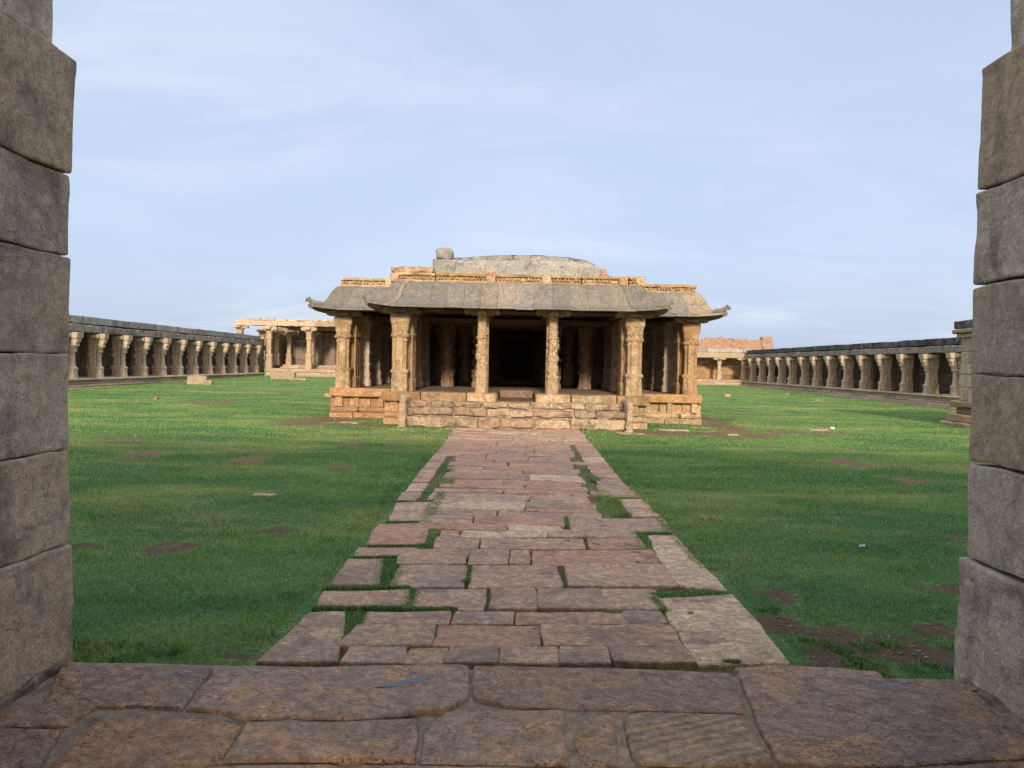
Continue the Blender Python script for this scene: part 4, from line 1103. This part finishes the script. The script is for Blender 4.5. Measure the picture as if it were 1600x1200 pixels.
for k in range(6): course(wq, 'y', YV + .6, YV + 5.2, -20.9, -20.5, pz + k * .5, pz + (k + 1) * .5 - .01, .7, 1.4, r=.03, seg=.5, amp=.015)
for px in (457, 500, 520): loft(wq, at(px, 540, YV + 5).x, YV + 5.05, [(pz + .2, .3, .15), (pz + .5, .3, .15), (pz + .52, .22, .12), (pz + 2.8, .22, .12), (pz + 2.9, .35, .15), (pz + 3.2, .35, .15)], .6, .1)
rock(wq, -19.4, -9, YV + .9, YV + 6, 4.76, 4.95, r=.03, seg=1)
for k in range(6): course(wq, 'y', 62.65, YV + .58, -21.4, -20.92, .4 + k * .53, .4 + (k + 1) * .53 - .01, .5, .9, r=.03, seg=.5, amp=.015)
part(wq, 'back_wall', M['inner_wall'])

# far right gallery with brick parapet
random.seed(90)
YG = 75.4
fg, part, O = mk('gallery', (20, YG, .3), 'short gallery with broken red brick parapet at the far right', 'gallery')
fg['group'] = 'pillared galleries along the courtyard sides'
for x in (12.6, 16.1, at(1124, 560, YG).x, at(1161.5, 560, YG).x): tall_pillar(x, YG, .82, 2.95, .42, .62)
q = MB(); course(q, 'x', 8, 23.4, YG - .25, YG + .25, 2.96, 3.45, 2.6, 3.6, r=.03, seg=.4, amp=.012, gap=.015); part(q, 'beam', M['pale'])
q = MB(); course(q, 'x', 8, 24.6, YG - .3, YG + 3.4, 3.46, 3.82, 2.0, 4, r=.05, seg=.5, amp=.03, gap=.01); part(q, 'cornice', M['plaster'])
q = MB(); x = 8
while x < 23.9:
    w = random.uniform(.25, .8); h = 4.78 + .06 * math.sin(x * 1.3) + random.uniform(-.05, .05)
    if 18.4 < x < 19.9: h += .14
    rock(q, x, x + w + .02, YG - .12 + random.uniform(-.02, .02), YG + .35, 3.8, h, r=.03, seg=.18, amp=.03, freq=3); x += w
rock(q, 23.95, 24.95, YG - .25, YG + .7, 3.8, 5.1, r=.1, seg=.15, amp=.05, freq=3); rock(q, 24.0, 25.15, YG - .2, YG + .7, 3.8, 4.3, r=.1, seg=.15, amp=.05, freq=3)
part(q, 'brick_parapet', M['brick'], 'broken red brick parapet with a stub at its end')
q = MB(); course(q, 'x', 8, 23.2, YG - .55, YG + 2.9, .6, .82, 1.6, 3.2, r=.03, seg=.5, amp=.012, gap=.012); course(q, 'x', 8, 23.2, YG - .5, YG, .38, .6, 1.6, 3.2, r=.03, seg=.5, amp=.012); course(q, 'x', 8, 23.2, YG - .75, YG, .0, .4, 1.6, 3.2, r=.03, seg=.5, amp=.012)
part(q, 'plinth', M['pale'])
q = MB()
for k in range(5): course(q, 'x', 8, 26, YG + 2.6, YG + 3.1, .83 + k * .43, .83 + (k + 1) * .43 - .008, .6, 1.4, r=.02, seg=.6, amp=.01)
part(q, 'back_wall', M['plinth'])

# near right little shrine building beside the jamb
random.seed(95)
YS = 22.4
sh, part, O = mk('small_shrine', (16.5, 24, .1), 'small stone walled shrine with dark roof edge just beside the right jamb', 'shrine')
xs0 = at(1499, 600, 25.0).x
q = MB()
for (off, z0, z1) in ((.38, .0, .30), (.26, .30, .55), (.06, .55, .78), (.2, .78, .98)):
    course(q, 'x', xs0 - off, xs0 + 5, YS - off, YS + .6, z0, z1, .7, 1.5, r=.04, seg=.15, amp=.015); course(q, 'y', YS + .6, YS + 2.6 + off, xs0 - off, xs0 + .5, z0, z1, .7, 1.5, r=.04, seg=.3, amp=.015)
part(q, 'plinth', M['pale'])
q = MB(); z = .98
while z < 2.95:
    h = random.uniform(.36, .5); h = min(h, 3.0 - z) if 3.0 - z - h > .2 else 3.0 - z
    course(q, 'x', xs0, xs0 + 4.8, YS, YS + .5, z, z + h - .008, .5, .9, r=.02, seg=.2, amp=.01); course(q, 'y', YS + .51, YS + 2.6, xs0 + .01, xs0 + .5, z, z + h - .008, .5, .9, r=.02, seg=.3, amp=.01); z += h
part(q, 'wall', M['gallery'])
q = MB(); rock(q, xs0 - .1, xs0 + 5, YS - .12, YS + 2.7, 3.01, 3.14, r=.03, seg=.2, amp=.01); rock(q, xs0 - .2, xs0 + 5.1, YS - .2, YS + 2.8, 3.14, 3.3, r=.06, seg=.2, amp=.02); part(q, 'cornice', M['pale'])
q = MB(); rock(q, xs0 - .16, xs0 + 5.1, YS - .16, YS + 2.75, 3.3, 3.55, r=.03, seg=.3, amp=.02); part(q, 'parapet', M['coping'])

# ------------------------------------------------------------------ loose stones and litter
random.seed(101)
def block(px, py, w, d_, h, rz, lab, mat, name='fallen_stone', cat='stone block', grp='loose stones lying on the lawn', amp=.03, tilt=0):
    p = atg(px, py); mb = MB(); rock(mb, -w / 2, w / 2, -d_ / 2, d_ / 2, -.05, h, r=min(.05, h * .3), seg=.12, amp=amp, freq=3.5)
    o = mb.build(name, M[mat]); o.location = (p.x, p.y, p.z); o.rotation_euler = (tilt, tilt * .5, rz); tag(o, lab, cat, grp)
block(308, 600, 1.0, .8, .42, .3, 'pale tilted stone block lying at the foot of the left gallery', 'pale', tilt=.12)
block(324, 600.5, .35, .35, .22, .7, 'small broken stone beside the tilted block by the left gallery', 'pale')
block(443, 592, 1.7, .7, .5, 0, 'long pale stone block at the foot of the far left pavilion', 'pale')
block(466, 594, 1.1, .5, .14, .1, 'low flat slab beside the long pale block at the pavilion', 'pale')
block(517, 620, .55, .4, .17, .2, 'white stone on the grass just left of the temple hall', 'pale')
block(1136, 619.5, .42, .3, .16, .1, 'pale stone lying alone on the lawn right of the temple', 'pale')
block(1229, 617, .25, .22, .12, .5, 'little pale stone near the foot of the right gallery', 'pale')
block(1275, 626, .35, .25, .07, .3, 'flat reddish stone sunk in grass below the right gallery', 'plinth')
block(1275, 672, .55, .3, .04, .1, 'flat tan slab half buried in the right lawn', 'pale')
block(412, 775, .3, .16, .03, 0, 'flat pale stone sunk in the shaded left lawn', 'pale', amp=.01)
block(243, 624 , .22, .2, .06, 0, 'small brown stone on the far left lawn', 'plinth')
block(705, 671, .2, .14, .04, 0, 'small grey stone beside the path end at the steps', 'gal_dark')
for (px, py, w, lab) in ((1301, 671, .11, 'white crumpled scrap on the sunny right lawn'), (1347, 857, .05, 'tiny white scrap on the shaded right lawn')):
    p = atg(px, py); mb = MB(); rock(mb, -w / 2, w / 2, -w / 3, w / 3, .0, w * .45, r=w * .12, seg=w * .2, amp=w * .12, freq=3 / w)
    o = mb.build('litter', M['paper']); o.location = (p.x, p.y, p.z + .015); tag(o, lab, 'litter', 'bits of litter on the right lawn')
# broken twigs and gravel in the bare earth by the gateway
gb = MB()
for _ in range(1500):
    x = random.uniform(1.9, 4.2); y = random.uniform(4.2, 7.2)
    if dirt_np(np.array([x]), np.array([y]))[0] < .4: continue
    s = random.uniform(.004, .014) * random.uniform(1, 1.8); z = gz(x, y) - .022
    rock(gb, x, x + s * random.uniform(1, 1.8), y, y + s, z, z + s * .7, r=s * .3, seg=1, amp=s * .2, freq=30)
gr = gb.build('gravel', M['mortar']); tag(gr, 'small gravel scattered over bare earth by the right jamb', 'gravel', kind='stuff')

# ------------------------------------------------------------------ sky and sun
SUN_EL, SUN_AZ = 18.5, 1.5     # behind the camera
world = bpy.data.worlds.new('World'); scene.world = world; world.use_nodes = True
t = world.node_tree; t.nodes.clear(); n = N(t)
sky = n.new('ShaderNodeTexSky', sky_type='NISHITA'); sky.sun_disc = False
sky.sun_elevation = R(SUN_EL); sky.sun_rotation = R(180 - SUN_AZ)
sky.air_density = 1.0; sky.dust_density = 3.5; sky.ozone_density = 2.5; sky.altitude = 100
tc = n.new('ShaderNodeTexCoord'); g = tc.outputs['Generated']
sx = n.new('ShaderNodeSeparateXYZ'); n.link(g, sx.inputs[0])
den = n.math('ADD', n.math('MAXIMUM', sx.outputs[2], 0.0), .16)
cu = n.new('ShaderNodeCombineXYZ'); n.link(n.math('DIVIDE', sx.outputs[0], den), cu.inputs[0]); n.link(n.math('DIVIDE', sx.outputs[1], den), cu.inputs[1])
cl = n.noise(n.mapv(cu.outputs[0], (.9, 1.5, 1), (0, 0, .35), (5.3, 2.9, 0)), 1.0, 8, .60, .7)
c2 = n.noise(n.mapv(cu.outputs[0], (.35, .4, 1), (0, 0, -.3), (4.4, 1.0, 0)), 1.0, 4, .5, .3)
cf = n.math('MULTIPLY', n.ramp(cl, .42, .70), n.ramp(c2, .36, .58))
hz = n.mix(n.ramp(sx.outputs[2], .45, 1.0), (2.42, 2.82, 3.75), (5.4, 5.9, 7.2))      # hazy sky, brightened overhead beyond the frame as added fill light
hz = n.mix(n.ramp(sx.outputs[1], .1, -1.0), hz, (8.0, 7.2, 6.6))                       # and toward the sun behind the gateway, also added fill
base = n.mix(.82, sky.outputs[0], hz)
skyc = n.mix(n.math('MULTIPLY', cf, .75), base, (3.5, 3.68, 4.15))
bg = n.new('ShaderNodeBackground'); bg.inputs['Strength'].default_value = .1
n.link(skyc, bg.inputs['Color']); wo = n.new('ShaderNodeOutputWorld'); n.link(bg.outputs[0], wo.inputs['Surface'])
sd = bpy.data.lights.new('sun', 'SUN'); sd.energy = 2.0; sd.angle = R(6.0); sd.color = (1, .88, .70)
so = bpy.data.objects.new('sun', sd); COL.objects.link(so); so.location = (0, 0, 40)
dirv = Vector((-math.sin(R(SUN_AZ)) * math.cos(R(SUN_EL)), math.cos(R(SUN_AZ)) * math.cos(R(SUN_EL)), -math.sin(R(SUN_EL))))
so.rotation_euler = dirv.to_track_quat('-Z', 'Y').to_euler()
scene.view_settings.view_transform = 'Standard'; scene.view_settings.look = 'None'; scene.view_settings.gamma = 1
scene.view_settings.exposure = 1.28
scene.render.engine = 'CYCLES'
scene.cycles.max_bounces = 6; scene.cycles.diffuse_bounces = 4
